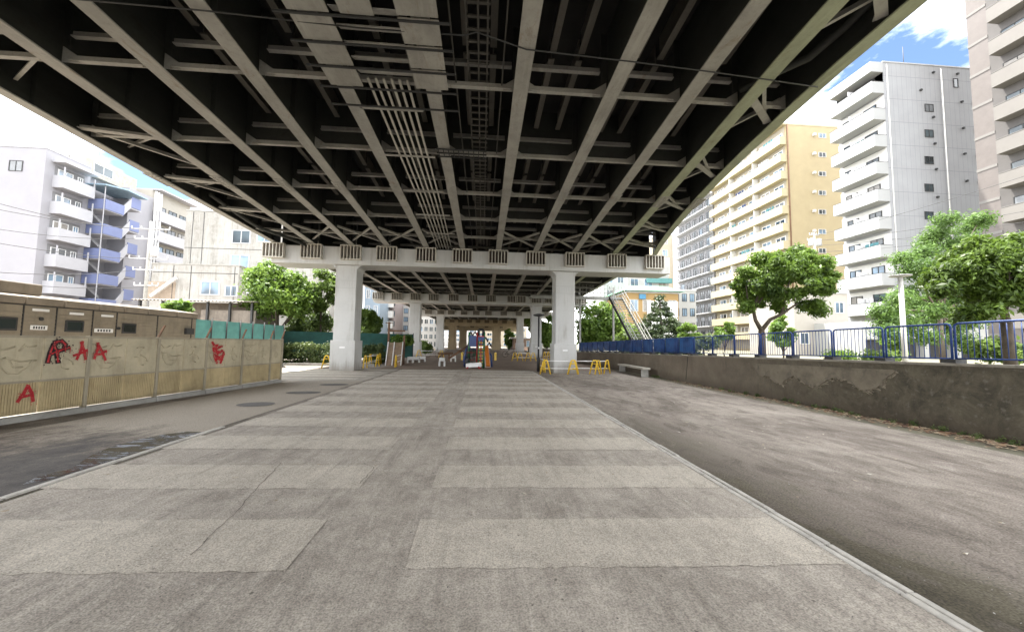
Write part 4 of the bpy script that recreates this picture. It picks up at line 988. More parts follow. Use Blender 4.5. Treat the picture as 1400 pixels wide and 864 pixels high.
# feathery tree
Y = 15.5; b = aty(1290, 490, Y); b.z = .8; pts = [(1283, 318), (1265, 345), (1305, 335), (1325, 312), (1245, 372), (1285, 370), (1240, 400), (1270, 410), (1225, 425), (1255, 440), (1310, 375), (1330, 345), (1300, 410), (1212, 440), (1295, 300), (1236, 355), (1340, 300), (1322, 330), (1250, 420), (1290, 440), (1275, 385), (1310, 355), (1240, 445), (1300, 385), (1262, 365), (1320, 400), (1335, 370), (1230, 408), (1270, 330), (1205, 425), (1300, 450), (1325, 440), (1340, 420), (1265, 460), (1315, 465), (1345, 395), (1215, 455), (1280, 425), (1335, 350)]
cs = [tuple(aty(px, py, Y + random.uniform(-.9, .9))) for px, py in pts]; rs = [(.62, .55, .40)] * len(cs)
tree('light green feathery tree in front of the white apartment block', b, limbs_to(b, aty(1285, 430, Y), cs, .12, 12, 3), cs, rs, 30000, .075, lm_feather, elong=2.8, seed=3, bark=m_bark2, shell=.15)
# dark broad-leaved tree at the right edge
Y = 8.6; b = aty(1384, 500, Y); b.z = .8; c = aty(1368, 378, Y); cs, rs = clumps(c, (1.4, 1.15, .88), 95, .26, 9, zbias=.2, power=.6)
cs += [tuple(aty(*q)) for q in ((1290, 395, Y), (1300, 370, Y), (1335, 335, Y), (1390, 330, Y), (1420, 420, Y), (1320, 430, Y), (1350, 425, Y - .3))]; rs += [(.33, .33, .25)] * 7
tree('dark broad-leaved tree leaning over the railing at the right edge', b, [([b, aty(1378, 470, Y), aty(1376, 440, Y)], [.13, .11, .10])] + limbs_to(aty(1376, 440, Y), aty(1374, 415, Y), cs, .09, 12, 4), cs, rs, 26000, .075, lm_dark, elong=2.9, seed=5, shell=.35)
# conifer
Y = 34.0; b = aty(905, 480, Y); b.z = .8; cs, rs = [], []
top = aty(902, 405, Y)
rg = random.Random(8)
for k in range(11):
    f = k / 10; zc = top.z - .2 - (top.z - 1.0) * f; rad = .25 + 3.1 * f ** .9
    m_ = 3 + int(9 * f)
    for j in range(m_):
        a = 6.283 * j / m_ + k; q = rad * rg.uniform(.6, .95); cs.append((top.x + (.3 * f) + q * math.cos(a), Y + q * math.sin(a) * .8, zc + rg.uniform(-.15, .15))); rs.append((.35 + .45 * f, .35 + .45 * f, .22 + .12 * f))
tree('dark spreading conifer beside the steel stairs', b, [([b, (top.x, Y, top.z)], [.2, .04])], cs, rs, 12000, .14, lm_conifer, name='conifer', elong=2.4, seed=6)
# trees right of the piers, beyond the stairs
def blob_tree(label, px, py, pxw, pyh, Y, n, size, lm, seed, z0=.8, k=26, group='trees beyond the wall', name='broadleaf_tree', cr=None, cat='tree', fork=.4):
    c = aty(px, py, Y); rx = abs(aty(px + pxw, py, Y).x - c.x); rz = abs(aty(px, py - pyh, Y).z - c.z)
    cs, rs = clumps(c, (rx * .85, min(rx, 2.5) * .8, rz * .85), k, cr or max(.25, .36 * rx), seed, power=.6)
    b = Vector((c.x, Y, z0)); fk = Vector((c.x, Y, z0 + (c.z - z0) * fork + .05))
    return tree(label, b, limbs_to(b, fk, cs, max(.03, min(.2, rx * .07)), 9, seed), cs, rs, n, size, lm, name=name, group=group, seed=seed, cat=cat, shell=.35)
blob_tree('bright leafy tree right of the right white column, behind the blue sheeting', 822, 450, 40, 38, 40, 8000, .2, lm_fresh, 21)
blob_tree('darker leafy tree at the foot of the steel stairs', 862, 462, 26, 22, 37, 4500, .17, lm_mid, 22)
blob_tree('leafy tree seen through the gap left of the right white column', 748, 452, 15, 28, 52, 3500, .22, lm_fresh, 23)
blob_tree('small far tree seen between the second and third right columns', 727, 440, 14, 16, 80, 2000, .3, lm_fresh, 24)
blob_tree('tiny far tree in daylight left of the third right column', 697, 462, 9, 18, 95, 1800, .3, lm_fresh, 25, z0=0)
for px, py, w, h, Y, s, lab in ((941, 455, 14, 17, 30, 31, 'small young bright green tree right of the conifer'), (990, 452, 13, 20, 26, 32, 'small upright bright green tree below the yellow apartment block'), (1070, 452, 18, 30, 22, 33, 'slender young bright tree behind the trunk of the rounded tree'), (1228, 462, 16, 26, 17, 34, 'young yellow green tree behind the railing, below the feathery tree')):
    blob_tree(lab, px, py, w, h, Y, 2600, .11, lm_fresh, s, k=16, group='young bright green trees beyond the railing', name='young_tree', fork=.25)
blob_tree('low olive bush right of the conifer', 962, 467, 20, 11, 31, 2600, .12, lm_hedge, 41, name='bush', group='bushes beyond the railing', cat='bush')
blob_tree('low green bush under the dark tree at the right edge', 1372, 478, 30, 18, 14, 2600, .09, lm_mid, 42, name='bush', group='bushes beyond the railing', cat='bush')
blob_tree('pale low bush below the railing near the lamp post', 1150, 487, 20, 7, 12, 900, .05, lm_fresh, 43, name='bush', group='bushes beyond the railing', cat='bush')
blob_tree('dark low bush at the railing in front of the white garage', 1205, 489, 24, 8, 12, 900, .06, lm_mid, 44, name='bush', group='bushes beyond the railing', cat='bush')
# left trees
blob_tree('broad bright tree left of the left white column, in front of the stained concrete building', 383, 398, 48, 44, 28, 12000, .14, lm_fresh, 51, z0=0, k=40, group='trees left of the piers')
blob_tree('thin twiggy tree touching the left white column', 440, 398, 26, 36, 30, 4500, .13, lm_mid, 52, z0=0, k=22, group='trees left of the piers', fork=.7)
blob_tree('dark bushy tree between the two left trees, above the green net', 425, 445, 34, 22, 31, 5000, .13, lm_bush, 53, z0=0, group='trees left of the piers')
blob_tree('dark dense tree right of the left white column', 503, 446, 19, 30, 33, 6500, .14, lm_mid, 54, z0=0, k=30, group='trees left of the piers')
blob_tree('small green shrub behind the slanted board', 548, 466, 17, 9, 32, 1800, .12, lm_fresh, 55, z0=0, name='bush', group='bushes left of the piers', cat='bush')
blob_tree('green bushes right of the second left column', 582, 474, 11, 10, 47, 1800, .16, lm_mid, 56, z0=0, name='bush', group='bushes left of the piers', cat='bush')
blob_tree('small light green plant rising above the beige cabin roof', 243, 421, 17, 10, 18, 700, .13, lm_fresh, 57, z0=0, k=10, group='trees left of the piers', name='young_tree')
# hedges
def hedge(label, x0, x1, y0, d, h, seed, n):
    rt = thing('hedge', label, 'hedge', ((x0 + x1) / 2, y0, 0), 'clipped hedges left of the piers'); rg = random.Random(seed); cs, rs = [], []
    k = int((x1 - x0) / .3)
    for i in range(k):
        for zz in (.3, .7, h - .25): cs.append((x0 + (x1 - x0) * i / k + rg.uniform(-.1, .1), y0 + rg.uniform(-.1, .3), zz + rg.uniform(-.08, .1))); rs.append((.32, .34, .26))
    s = MB()
    for i in range(k // 2): x = x0 + .3 + i * .6; s.tube([(x, y0 + .1, 0), (x + .05, y0 + .1, h * .7)], .02, 5)
    s.build('stems', m_bark, rt); foliage('leaves', cs, rs, n, .06, lm_hedge, rt, seed=seed)
hedge('clipped hedge between the panel fence and the left white column', -13.2, -7.9, 25.5, .8, 1.4, 61, 9000)
hedge('clipped hedge right of the left white column', -8.0, aty(527, 490, 27).x, 27.2, .8, 1.35, 62, 5000)
s = MB(); s.box(-14, -6.8, 24.7, 24.85, 0, .14); tag(s.build('edging_kerb', m_concrete, None, .01), kind='structure')
rg = random.Random(12); cs, rs = [], []
for k in range(46):
    y_ = 5 + rg.random() * 14; e_ = rg.uniform(.03, .09); cs.append((wx(y_) - rg.uniform(.03, .22), y_, e_ * .6)); rs.append((e_, e_, e_))
tag(foliage('weeds', cs, rs, 2200, .022, lm_hedge, None, seed=71, shell=.2), 'small green weeds sprouting along the foot of the retaining wall', 'weeds', kind='stuff')
# lamp post on the right, behind the railing
b = aty(1238, 500, 9.0); b.z = .8; h = aty(1238, 380, 9.0).z; rt = thing('lamp_post', 'white round lamp post with a flat disc head behind the blue railing', 'lamp post', b)
s = MB(); s.tube([b, (b.x, b.y, h)], [.06, .05], 12); s.build('pole', m_offwhite, rt)
s = MB(); s.lathe((b.x, b.y, h), [(.06, 0), (.10, .03), (.22, .035), (.23, .06), (.08, .085)], 18); s.build('lamp_head', m_alu, rt)
# ------------------------------------------------------------------ buildings
WR = random.Random(77); m_curtain = M('curtained_pane', (0.264, 0.246, 0.220), .25, .25, 3, spec=.6); m_blind = M('drawn_blind_pane', (.16, .17, .18), .2, .3, 2, spec=.6)
CLOTH = [M('washing_%s' % n, c, .9, .2) for n, c in (('white', (.6, .6, .6)), ('navy', (.04, .06, .15)), ('rose', (.4, .13, .14)), ('teal', (.08, .22, .24)))]
def laundry(parent, f, d, a0, a1, z, o):
    if WR.random() > .45: return
    s = MB(); a = WR.uniform(a0 + .3, a1 - 2.2)
    for k in range(WR.randint(2, 4)): h = WR.uniform(.5, .9); face_box(s, f, d, a, a + WR.uniform(.3, .5), o, o + .03, z + 1.85 - h, z + 1.85); a += .55
    s.build('washing', WR.choice(CLOTH), parent)
def face_box(mb, f, d, a0, a1, o0, o1, z0, z1):
    if f == 'y-': mb.box(a0, a1, d - o1, d - o0, z0, z1)
    elif f == 'x-': mb.box(d - o1, d - o0, a0, a1, z0, z1)
    elif f == 'x+': mb.box(d + o0, d + o1, a0, a1, z0, z1)
def window(parent, f, d, a0, a1, z0, z1, fm=None, gm=None, n=2, t=.05, out=.06, name='window'):
    if a0 > a1: a0, a1 = a1, a0
    w = MB()
    face_box(w, f, d, a0 - t, a1 + t, .002, out, z0 - t, z0); face_box(w, f, d, a0 - t, a1 + t, .002, out, z1, z1 + t)
    for k in range(n + 1): x = a0 + (a1 - a0) * k / n; face_box(w, f, d, x - t / 2 - (t / 2 if k == 0 else 0), x + t / 2 + (t / 2 if k == n else 0), .003, out - .002, z0 + .001, z1 - .001)
    o = w.build(name, fm or m_alu, parent)
    g_ = gm or m_glass
    if WR.random() < .4: g_ = WR.choice((m_curtain, m_blind, m_glass, m_glass_blue))
    p = MB(); face_box(p, f, d, a0, a1, .004, .02, z0, z1); p.build('pane', g_, o); return o
def balcony(parent, f, d, a0, a1, z, dep, ph, mat, slab=.18, name='balcony', th=.12):
    b = MB(); face_box(b, f, d, a0, a1, .001, dep, z - slab, z); face_box(b, f, d, a0, a1, dep - th, dep, z + .001, z + ph)
    face_box(b, f, d, a0, a0 + th, .002, dep - th - .002, z + .001, z + ph - .002); face_box(b, f, d, a1 - th, a1, .002, dep - th - .002, z + .001, z + ph - .002)
    return b.build(name, mat, parent)
def aircon(parent, f, d, a, z, o0=.25):
    w = MB(); face_box(w, f, d, a, a + .8, o0, o0 + .3, z + .02, z + .6); return w.build('air_conditioner', m_offwhite, parent)
Zc = lambda px, py, Y: aty(px, py, Y).z
def antenna(parent, x, y, z, h):
    s = MB(); s.tube([(x, y, z), (x, y, z + h)], .035, 6); s.build('aerial', m_dark, parent)

M_rec = M('shade_dark_balcony_back', (.17, .17, .175), .8, .1)  # colour darkened so the balcony recesses look shaded
# white apartment block on the right
m_wwhite = M('white_balcony_paint', (0.404, 0.410, 0.410), .6, .06, .6, 20, .03)
def panelwall(name, c, dx, dz, ax=0, line=.55):
    t = NT(name); xs = t.xyz(); n = t.noise(.5, 5, .6); st = t.noise(1.5, 6, .7, sc=(1, 1, .1))
    def ln(v, p, w):
        q = t.math('FRACT', t.math('DIVIDE', v, p)); return t.math('LESS_THAN', q, w)
    k = t.math('MAXIMUM', ln(xs[ax], dx, .05), ln(xs[2], dz, .02))
    col = t.mix(t.ramp(n, (.3, 0.0), (.7, 1.0)), mul(c, .93), mul(c, 1.05)); col = t.mix(t.ramp(st, (.5, 0.0), (.8, .3)), col, mul(c, .75))
    col = t.mix(t.math('MULTIPLY', k, line), col, mul(c, .45)); t.base(col); t.set(.7); return t.m
Y0 = 40.0; xw, xb = aty(1213, 200, Y0).x, aty(1196, 200, Y0).x; ye = 45.6; zt = Zc(1213, 86, Y0)
rt = thing('apartment_block', 'white apartment block with stacked white balconies and a pale grey panelled side', 'building', (xw + 7, 43, .8))
m_pan = panelwall('pale_ribbed_panels', (0.326, 0.332, 0.345), .62, 2.85)
s = MB(); s.box(xw, xw + 17, Y0, ye + .3, 0, zt); s.build('wall', m_pan, rt)
s = MB(); s.box(xw - .02, xw + 17.05, Y0 - .06, ye + .4, zt + .002, zt + .14); s.build('roof_edge', m_alu, rt)
par = [Zc(1203, p, Y0) for p in (112, 147, 183, 219, 257, 296, 335, 373, 412)]; stz = (par[0] - par[7]) / 7
s = MB(); s.box(xb, xw - .002, Y0, ye, zt - 1.25, zt + .0); s.build('top_canopy', m_wwhite, rt)
s = MB()
for zz in [par[0] + stz * .25] + par: s.box(xw - .03, xw - .003, Y0 + .05, ye + .4, zz - .7, zz + 1.6)
s.build('balcony_wall', m_offwhite, rt)
for k in range(10):
    z1 = par[0] - stz * k; z0 = z1 - 1.25
    if z0 < 1: break
    bl = balcony(rt, 'x-', xw, Y0, ye, z0, xw - xb, 1.25, m_wwhite, .16)
    e = MB(); e.box(xb + .0, xw - .3, Y0 - .03, Y0 - .002, z0 - .1, z1); 
    e = MB(); e.box(xb - .02, xw, Y0 - .02, ye, z1 + .002, z1 + .04); e.build('coping', m_dark, bl)
    for a, b in ((41.0, 42.4), (43.8, 45.2)): window(bl, 'x-', xw - .03, a, b, z0 + .05, z0 + 2.3, m_dark, m_glass, 2, .07)
    e = MB(); e.box(xb + .05, xw - .05, 42.95, 43.0, z0 + .01, z0 + 1.9); e.build('divider', m_white, bl)
    aircon(bl, 'x-', xw, 42.5, z0, .1); laundry(bl, 'x-', xw, Y0 + .3, ye - .2, z0, .7)
for px, ys_ in ((1270, (148, 183, 219.5, 257, 295)), (1306.5, (115,))):
    for py in ys_:
        p = aty(px, py, Y0); w = .52 if px < 1300 else .27; window(rt, 'y-', Y0, p.x - w, p.x + w, p.z - .42, p.z + .42 + (.2 if px > 1300 else 0), m_dark, m_glass, 2 if px < 1300 else 1)
s = MB()
for px, py in ((1275, 100), (1258, 124), (1308, 102), (1314, 140), (1331, 141), (1316, 176), (1334, 177), (1318, 211), (1336, 213), (1321, 248), (1339, 249), (1275, 161), (1277, 197), (1279, 232), (1281, 270)):
    p = aty(px, py, Y0); s.box(p.x - .11, p.x + .11, Y0 - .2, Y0 - .003, p.z - .1, p.z + .1)
s.build('vent_caps', m_dark, rt)
for px in (1217, 1292):
    p = aty(px, 200, Y0); s = MB(); s.tube([(p.x, Y0 - .08, .8), (p.x, Y0 - .08, zt - .3)], .06, 8); s.build('rain_pipe', m_offwhite, rt)
antenna(rt, aty(1235, 80, 42).x, 42, zt, 4.0); s = MB(); s.box(xw + 6, xw + 7.5, 43, 45, zt + .15, zt + 1.1); s.build('roof_box', m_offwhite, rt)

# tan tiled tower at the right edge
Yf = 33.5; xt = aty(1362, 200, Yf).x; xs_ = aty(1344, 200, Yf).x
rt = thing('apartment_block', 'tall beige tower with brown tiled corner and long balconies at the right edge', 'building', (xt + 6, 27, .8))
m_tan = M('beige_tile', (0.167, 0.155, 0.141), .7, .08, .8, 30, .05); m_tan2 = M('light_beige_parapet', (0.184, 0.174, 0.162), .7, .08, .8)
s = MB(); s.box(xt, xt + 14, 10, Yf, 0, 56); s.build('wall', M('taupe_wall', (0.104, 0.096, 0.091), .7, .12, 1), rt)
s = MB(); s.box(xt, xt + 6, Yf + .002, Yf + 1.6, 0, 56); s.build('corner_pier', M('brown_tile', (0.145, 0.126, 0.116), .6, .12, 2), rt)
b0 = [Zc(1366, p, Yf) for p in (84, 128, 173, 217.5, 262, 306)]; st2 = (b0[0] - b0[5]) / 5
s = MB()
k = -6
while b0[0] - st2 * k > 2:
    zz = b0[0] - st2 * k; s = MB(); s.box(xt - .04, xt + 6, Yf + .0, Yf + 1.62, zz - .9, zz - .62); s.build('corner_band', m_tan2, rt); k += 1
for k in range(-7, 10):
    z0 = b0[0] - st2 * k
    if z0 < 2: break
    bl = balcony(rt, 'x-', xt, 12, Yf - .8, z0, 1.25, 1.25, m_tan, .2)
    e = MB(); e.box(xt - 1.27, xt, 12, Yf - .79, z0 + 1.27, z0 + 1.32); e.build('coping', m_tan2, bl)
    for j in range(4): window(bl, 'x-', xt, Yf - 3.0 - j * 4.2, Yf - 1.0 - j * 4.2, z0 + .1, z0 + 2.3, m_dark, m_glass, 2)
    e = MB(); e.box(xt - 1.2, xt - .004, Yf - 3.6, Yf - 3.55, z0 + .01, z0 + 2.4); e.build('divider', m_offwhite, bl)
    aircon(bl, 'x-', xt, Yf - 5.2, z0); laundry(bl, 'x-', xt, Yf - 9, Yf - 1.5, z0, .6)

# yellow apartment block
Yy = 56.0; xw = aty(1077, 250, Yy).x + .0; xb = aty(1073, 250, Yy).x; ye = atx(977, 300, xw).y; zt = Zc(1077, 171, Yy)
rt = thing('apartment_block', 'long yellow apartment block with continuous yellow balconies', 'building', (xw + 5, 64, .8))
m_yel = M('ochre_wall', (.40, .325, .19), .75, .08, .7, 30, .05); m_yelb = M('pale_yellow_parapet', (.46, .395, .25), .7, .07, .7)
s = MB(); s.box(xw, xw + 12, Yy, ye, 0, zt); s.build('wall', m_yel, rt)
s = MB(); s.box(xw - 1.0, xw + 12.2, Yy - .05, ye, zt + .002, zt + .3); s.build('roof_edge', m_yelb, rt)
tops = [Zc(1074, 150 + 2.62 * 0 + (26.2 * k) + 39, Yy) for k in range(10)]; sty = 2.86
z1 = Zc(1074, 187, Yy); k = 0
m_yback = M('cream_balcony_back', (0.339, 0.306, 0.241), .8, .1, 1)
s = MB(); s.box(xw - .03, xw - .002, Yy + .3, ye - .1, 1.2, zt - .1); s.build('balcony_wall', m_yback, rt)
while z1 - 1.1 > 1.5:
    z0 = z1 - 1.1; bl = balcony(rt, 'x-', xw, Yy, ye, z0, 1.1, 1.1, m_yelb, .2)
    for j in range(6):
        a = Yy + .8 + j * (ye - Yy - 1) / 6
        window(bl, 'x-', xw - .03, a, a + 1.9, z0 + .1, z0 + 2.0, m_white, m_glass_blue, 2, .09)
    for j in range(1, 3): e = MB(); a = Yy + j * (ye - Yy) / 3; e.box(xw - 1.05, xw - .035, a, a + .08, z0 + .01, z0 + 2.5); e.build('divider', m_offwhite, bl)
    aircon(bl, 'x-', xw, Yy + 3.2, z0); laundry(bl, 'x-', xw, Yy + .5, Yy + 7, z0, .6); laundry(bl, 'x-', xw, Yy + 8, ye - 1, z0, .6); z1 -= sty
for py in (186, 212, 238, 264, 290, 317, 343, 369, 395):
    p = aty(1124, py, Yy); window(rt, 'y-', Yy, p.x - .6, p.x + .6, p.z - .35, p.z + .35, m_offwhite, m_glass, 2)
    q = aty(1112, py - 1, Yy); e = MB(); e.box(q.x - .2, q.x + .2, Yy - .35, Yy - .003, q.z - .2, q.z + .2); e.build('vent_hood', m_offwhite, rt)
p = aty(1080, 300, Yy); s = MB(); s.tube([(p.x, Yy - .1, .8), (p.x, Yy - .1, zt)], .1, 8); s.build('rain_pipe', m_rust, rt)
s = MB()
for k in range(8): s.box(xw + .4 + k * 1.4, xw + .44 + k * 1.4, Yy + .4, Yy + .44, zt + .3, zt + 1.3)
s.box(xw + .4, xw + 10.3, Yy + .4, Yy + .44, zt + 1.26, zt + 1.31); s.build('roof_rail', m_alu, rt)

# grey block with dark railings
Yg = ye + .6; xg = xw; yg2 = atx(928, 380, xg).y; zt = Zc(960, 275, Yg + 3) + 4
rt = thing('apartment_block', 'pale grey block with dark balcony railings left of the yellow one', 'building', (xg + 5, Yg + 8, .8))
s = MB(); s.box(xg, xg + 12, Yg, yg2, 0, zt); s.build('wall', M('pale_grey_tile', (0.274, 0.274, 0.287), .7, .1, 1), rt)
z0 = zt - 3.3
while z0 > 1.5:
    e = MB(); face_box(e, 'x-', xg, Yg + .1, yg2 - .1, .002, 1.2, z0 - .2, z0); bl = e.build('balcony', m_alu, rt)
    e = MB()
    for h in (.35, .7, 1.1): face_box(e, 'x-', xg, Yg + .1, yg2 - .1, 1.14, 1.19, z0 + h - .03, z0 + h + .03)
    for j in range(16): a = Yg + .1 + (yg2 - Yg - .25) * j / 15; face_box(e, 'x-', xg, a, a + .06, 1.13, 1.2, z0 + .001, z0 + 1.1)
    e.build('railing', m_dark, bl)
    for j in range(5): a = Yg + 1 + j * (yg2 - Yg - 1) / 5; window(bl, 'x-', xg, a, a + 1.4, z0 + .05, z0 + 2.0, m_dark, m_glass, 2)
    z0 -= 2.85

def simple_block(label, px0, px1, pyt, Y, dep, mat, rows, cols, wm=None, base=0.0, roof=None, ww=.55, wh=.5, xsnap=None, pane=None, py_ref=None):
    pyr = py_ref or (pyt + 470) / 2
    x0, x1 = aty(px0, pyr, Y).x, aty(px1, pyr, Y).x; zt = Zc((px0 + px1) / 2, pyt, Y)
    rt = thing('building', label, 'building', ((x0 + x1) / 2, Y + dep / 2, base))
    s = MB(); s.box(x0, x1, Y, Y + dep, base - .2, zt); s.build('wall', mat, rt)
    s = MB(); s.box(x0 - .1, x1 + .1, Y - .1, Y + dep + .1, zt + .002, zt + .3); s.build('roof', roof or m_alu, rt)
    ch = (zt - base) / rows; cw = (x1 - x0) / cols
    for r_ in range(rows):
        for c_ in range(cols):
            xc = x0 + cw * (c_ + .5); zc = base + ch * (r_ + .55); window(rt, 'y-', Y, xc - cw * ww / 2, xc + cw * ww / 2, zc - ch * wh / 2, zc + ch * wh / 2, wm or m_offwhite, pane or m_glass_blue, 2)
    return rt, x0, x1, zt
m_cream = M('cream_wall', (0.358, 0.312, 0.234), .75, .08, .8); m_wht = M('white_wall', (0.391, 0.391, 0.378), .7, .08, .6, stain=.2, stain_c=(.35, .34, .31), streak=True)
m_orange = M('orange_wall', (0.339, 0.222, 0.092), .75, .1, .8); m_ltblue = M('light_blue_wall', (0.260, 0.326, 0.391), .7, .08, .8)
m_greenroof = M('green_roof', (.09, .23, .15), .6, .12, 2)
# tall cream block with vertical sign
rt, x0, x1, zt = simple_block('tall cream building with a vertical white sign board, far beyond the conifer', 899, 921, 322, 110, 10, m_cream, 9, 1, base=.8, ww=.3)
sgx = aty(934, 350, 109).x; s = MB(); s.box(x1 + .05, x1 + 4.0, 109.2, 109.6, 15, 34); sg = s.build('sign_board', m_white, rt)
s = MB(); rg = random.Random(4)
for k in range(7):
    zc = 32 - k * 2.3; xc = x1 + 2.0
    for (a, b, c_, d) in ((-1, 1, .6, .75), (-1, 1, -.1, .05), (-.1, .12, -.8, .8), (-.9, -.7, -.7, .1), (.7, .9, -.7, .3)): s.box(xc + a, xc + b, 109.14, 109.195, zc + c_, zc + d)
s.build('sign_strokes', m_black, sg)
# green-roofed orange house
rt, x0, x1, zt = simple_block('low orange and cream house with a green hipped roof behind the conifer', 858, 928, 401, 60, 10, m_orange, 2, 4, base=.8, ww=.6, wh=.4)
s = MB(); zz = zt + .31; s.add([(x0 - .8, 59.2, zz), (x1 + .8, 59.2, zz), (x1 + .8, 71, zz), (x0 - .8, 71, zz), (x0 + 1.2, 62, zz + 1.2), (x1 - 1.2, 62, zz + 1.2), (x1 - 1.2, 68, zz + 1.2), (x0 + 1.2, 68, zz + 1.2)], [(0, 1, 5, 4), (1, 2, 6, 5), (2, 3, 7, 6), (3, 0, 4, 7), (4, 5, 6, 7), (3, 2, 1, 0)]); s.build('hipped_roof', m_greenroof, rt)
s = MB(); s.box(x0 + 3.2, x1 - .3, 59.7, 59.9, 1.5, zt - 1.3); s.build('white_front', m_white, rt)
s = MB(); s.box(x0 + 1.9, x0 + 3.0, 59.75, 59.9, zt - 1.0, zt - .2); s.build('blue_sign', M('sky_blue_sign', (0.065, 0.228, 0.391), .5), rt)
rt, x0, x1, zt = simple_block('white house with an outdoor roof deck above the green roof', 858, 915, 377, 78, 9, m_wht, 4, 3, base=.8)
s = MB(); s.box(x0 + 4, x0 + 9.5, 77.2, 77.7, zt - 1.6, zt - .6); s.build('turquoise_awning', M('turquoise_awning', (.10, .25, .25), .6), rt)
simple_block('narrow white and grey house by the top of the steel stairs', 826, 856, 372, 70, 9, m_wht, 5, 2, base=.8)
simple_block('pale low block between the conifer and the grey apartments', 920, 952, 398, 66, 8, m_wht, 4, 3, base=.8, wm=m_dark)
# low white buildings behind the railing
rt, x0, x1, zt = simple_block('low white two-storey building below the yellow apartment block', 1086, 1160, 401, 33, 6, M('warm_white_wall', (0.364, 0.339, 0.299), .75, .08, .8), 2, 3, base=.8, ww=.45, wh=.32)
y = 28.5; x0, x1 = aty(1180, 470, y).x, aty(1352, 470, y).x; zt = Zc(1270, 441, y)
rt = thing('garage_building', 'low white garage building with dark open bays behind the railing', 'building', ((x0 + x1) / 2, y + 3, .8))
s = MB(); s.box(x0, x1, y + .6, y + 5, .6, zt); s.box(x0, x1, y, y + .598, zt - 1.45, zt + .002)
for k in range(5): x = x0 + (x1 - x0) * k / 4; s.box(x - .25, x + .25, y + .01, y + .59, .6, zt - 1.452)
s.build('wall', m_wht, rt)
for k in range(4): a = x0 + (x1 - x0) * k / 4 + .3; s = MB(); s.box(a, a + (x1 - x0) / 4 - .6, y + .57, y + .597, .82, zt - 1.5); s.build('bay_shade_panel', m_dark, rt)  # dark panels imitate the shaded inside of the open bays

# far left backdrop seen between the columns
rt, x0, x1, zt = simple_block('pale blue block with a dark gable edge, seen right of the left white column', 497, 519, 392, 60, 10, m_ltblue, 4, 2, ww=.4)
rt, x0, x1, zt = simple_block('grey and pink block with balconies beyond the slanted board', 519, 541, 380, 66, 10, M('pinkish_wall', (0.293, 0.247, 0.241), .7, .1, .8), 7, 2, ww=.75, wh=.45, wm=m_dark)
for k in range(7):
    z0 = zt * (k + .2) / 7; balcony(rt, 'y-', 66, x0 + .3, x1 - .3, z0, .9, 1.0, m_offwhite)
simple_block('white apartment block left of the second left column', 541, 560, 385, 72, 12, m_wht, 8, 2, wm=m_dark)
simple_block('white block with a grid of dark windows beyond the second left column', 572, 600, 425, 95, 12, m_wht, 5, 4, ww=.7, wh=.6, pane=m_glass)
simple_block('low brown shuttered building far off, beside the third right column', 702, 742, 463, 90, 10, M('brown_wall', (.20, .13, .09), .8, .15, 1), 1, 3, ww=.3)
simple_block('far white block closing the view under the viaduct', 600, 650, 450, 135, 12, m_wht, 4, 5)
simple_block('far cream block closing the view at the right under the viaduct', 652, 720, 448, 140, 12, m_cream, 4, 6)

# ---- left: grey apartments with blue stair tower
XF = -52.0; Yc = 45.0; zt = Zc(55, 203, Yc); xa = aty(54, 300, Yc).x
XF = xa
rt = thing('apartment_block', 'lavender grey apartment block with white balconies and an outside stair with blue parapets', 'building', (XF - 8, 52, 0))
m_lav = M('lavender_grey_wall', (0.274, 0.270, 0.289), .75, .07, .7, 25, .05, stain=.2, stain_c=(.25, .24, .25), streak=True); m_lavl = M('pale_lavender_paint', (0.339, 0.339, 0.358), .7, .06, .7)
m_sblue = M('cornflower_blue_paint', (0.130, 0.157, 0.287), .6, .1, 1)
yb0, yb1 = atx(66, 300, XF).y, atx(112, 300, XF).y; ys0, ys1 = atx(114, 320, XF).y, atx(169, 320, XF).y
s = MB(); s.box(XF - 24, XF, Yc, ys0 + .2, 0, zt); s.box(XF - 24, XF - 2.3, ys0 + .2, ys1 + .3, 0, zt - .2); s.box(XF - 24, XF, ys1 + .3, atx(208, 300, XF).y, 0, zt - .3); s.build('wall', m_lav, rt)
s = MB(); s.box(XF - 24.1, XF + .06, Yc - .06, ys0 + .2, zt + .002, zt + .15); s.build('roof_edge', m_lavl, rt)
pz = [Zc(75, p, yb0) for p in (239.5, 274.5, 310, 346, 384)]; stl = (pz[0] - pz[4]) / 4
for k in range(7):
    z1 = pz[0] - stl * k; z0 = z1 - 1.15
    if z0 < .5: break
    bl = balcony(rt, 'x+', XF, yb0, yb1, z0, 1.2, 1.15, m_lavl, .25)
    rc = MB(); face_box(rc, 'x+', XF, yb0 + .15, yb1 - .15, .001, .02, z0 + .01, z0 + 2.35); rc.build('recess_back', M_rec, bl)
    window(bl, 'x+', XF + .02, yb0 + .5, yb0 + 2.0, z0 + .3, z0 + 2.0, m_white, m_glass_blue, 2); window(bl, 'x+', XF + .02, yb0 + 2.6, yb1 - .4, z0 + .3, z0 + 2.0, m_white, m_glass_blue, 2)
    for q in (yb0 + .02, yb1 - .12): e = MB(); e.box(XF + 1.08, XF + 1.18, q, q + .1, z1 + .002, z1 + 1.0); e.build('corner_post', m_lavl, bl)
    if k == 0: e = MB(); face_box(e, 'x+', XF, yb0 - .2, yb1 + .2, .001, 1.4, z0 + 2.6, z0 + 2.85); e.build('balcony_roof', m_lavl, rt)
p = aty(22, 227, Yc); window(rt, 'y-', Yc, p.x - .65, p.x + .65, p.z - .55, p.z + .55, m_dark, m_glass_blue, 2)
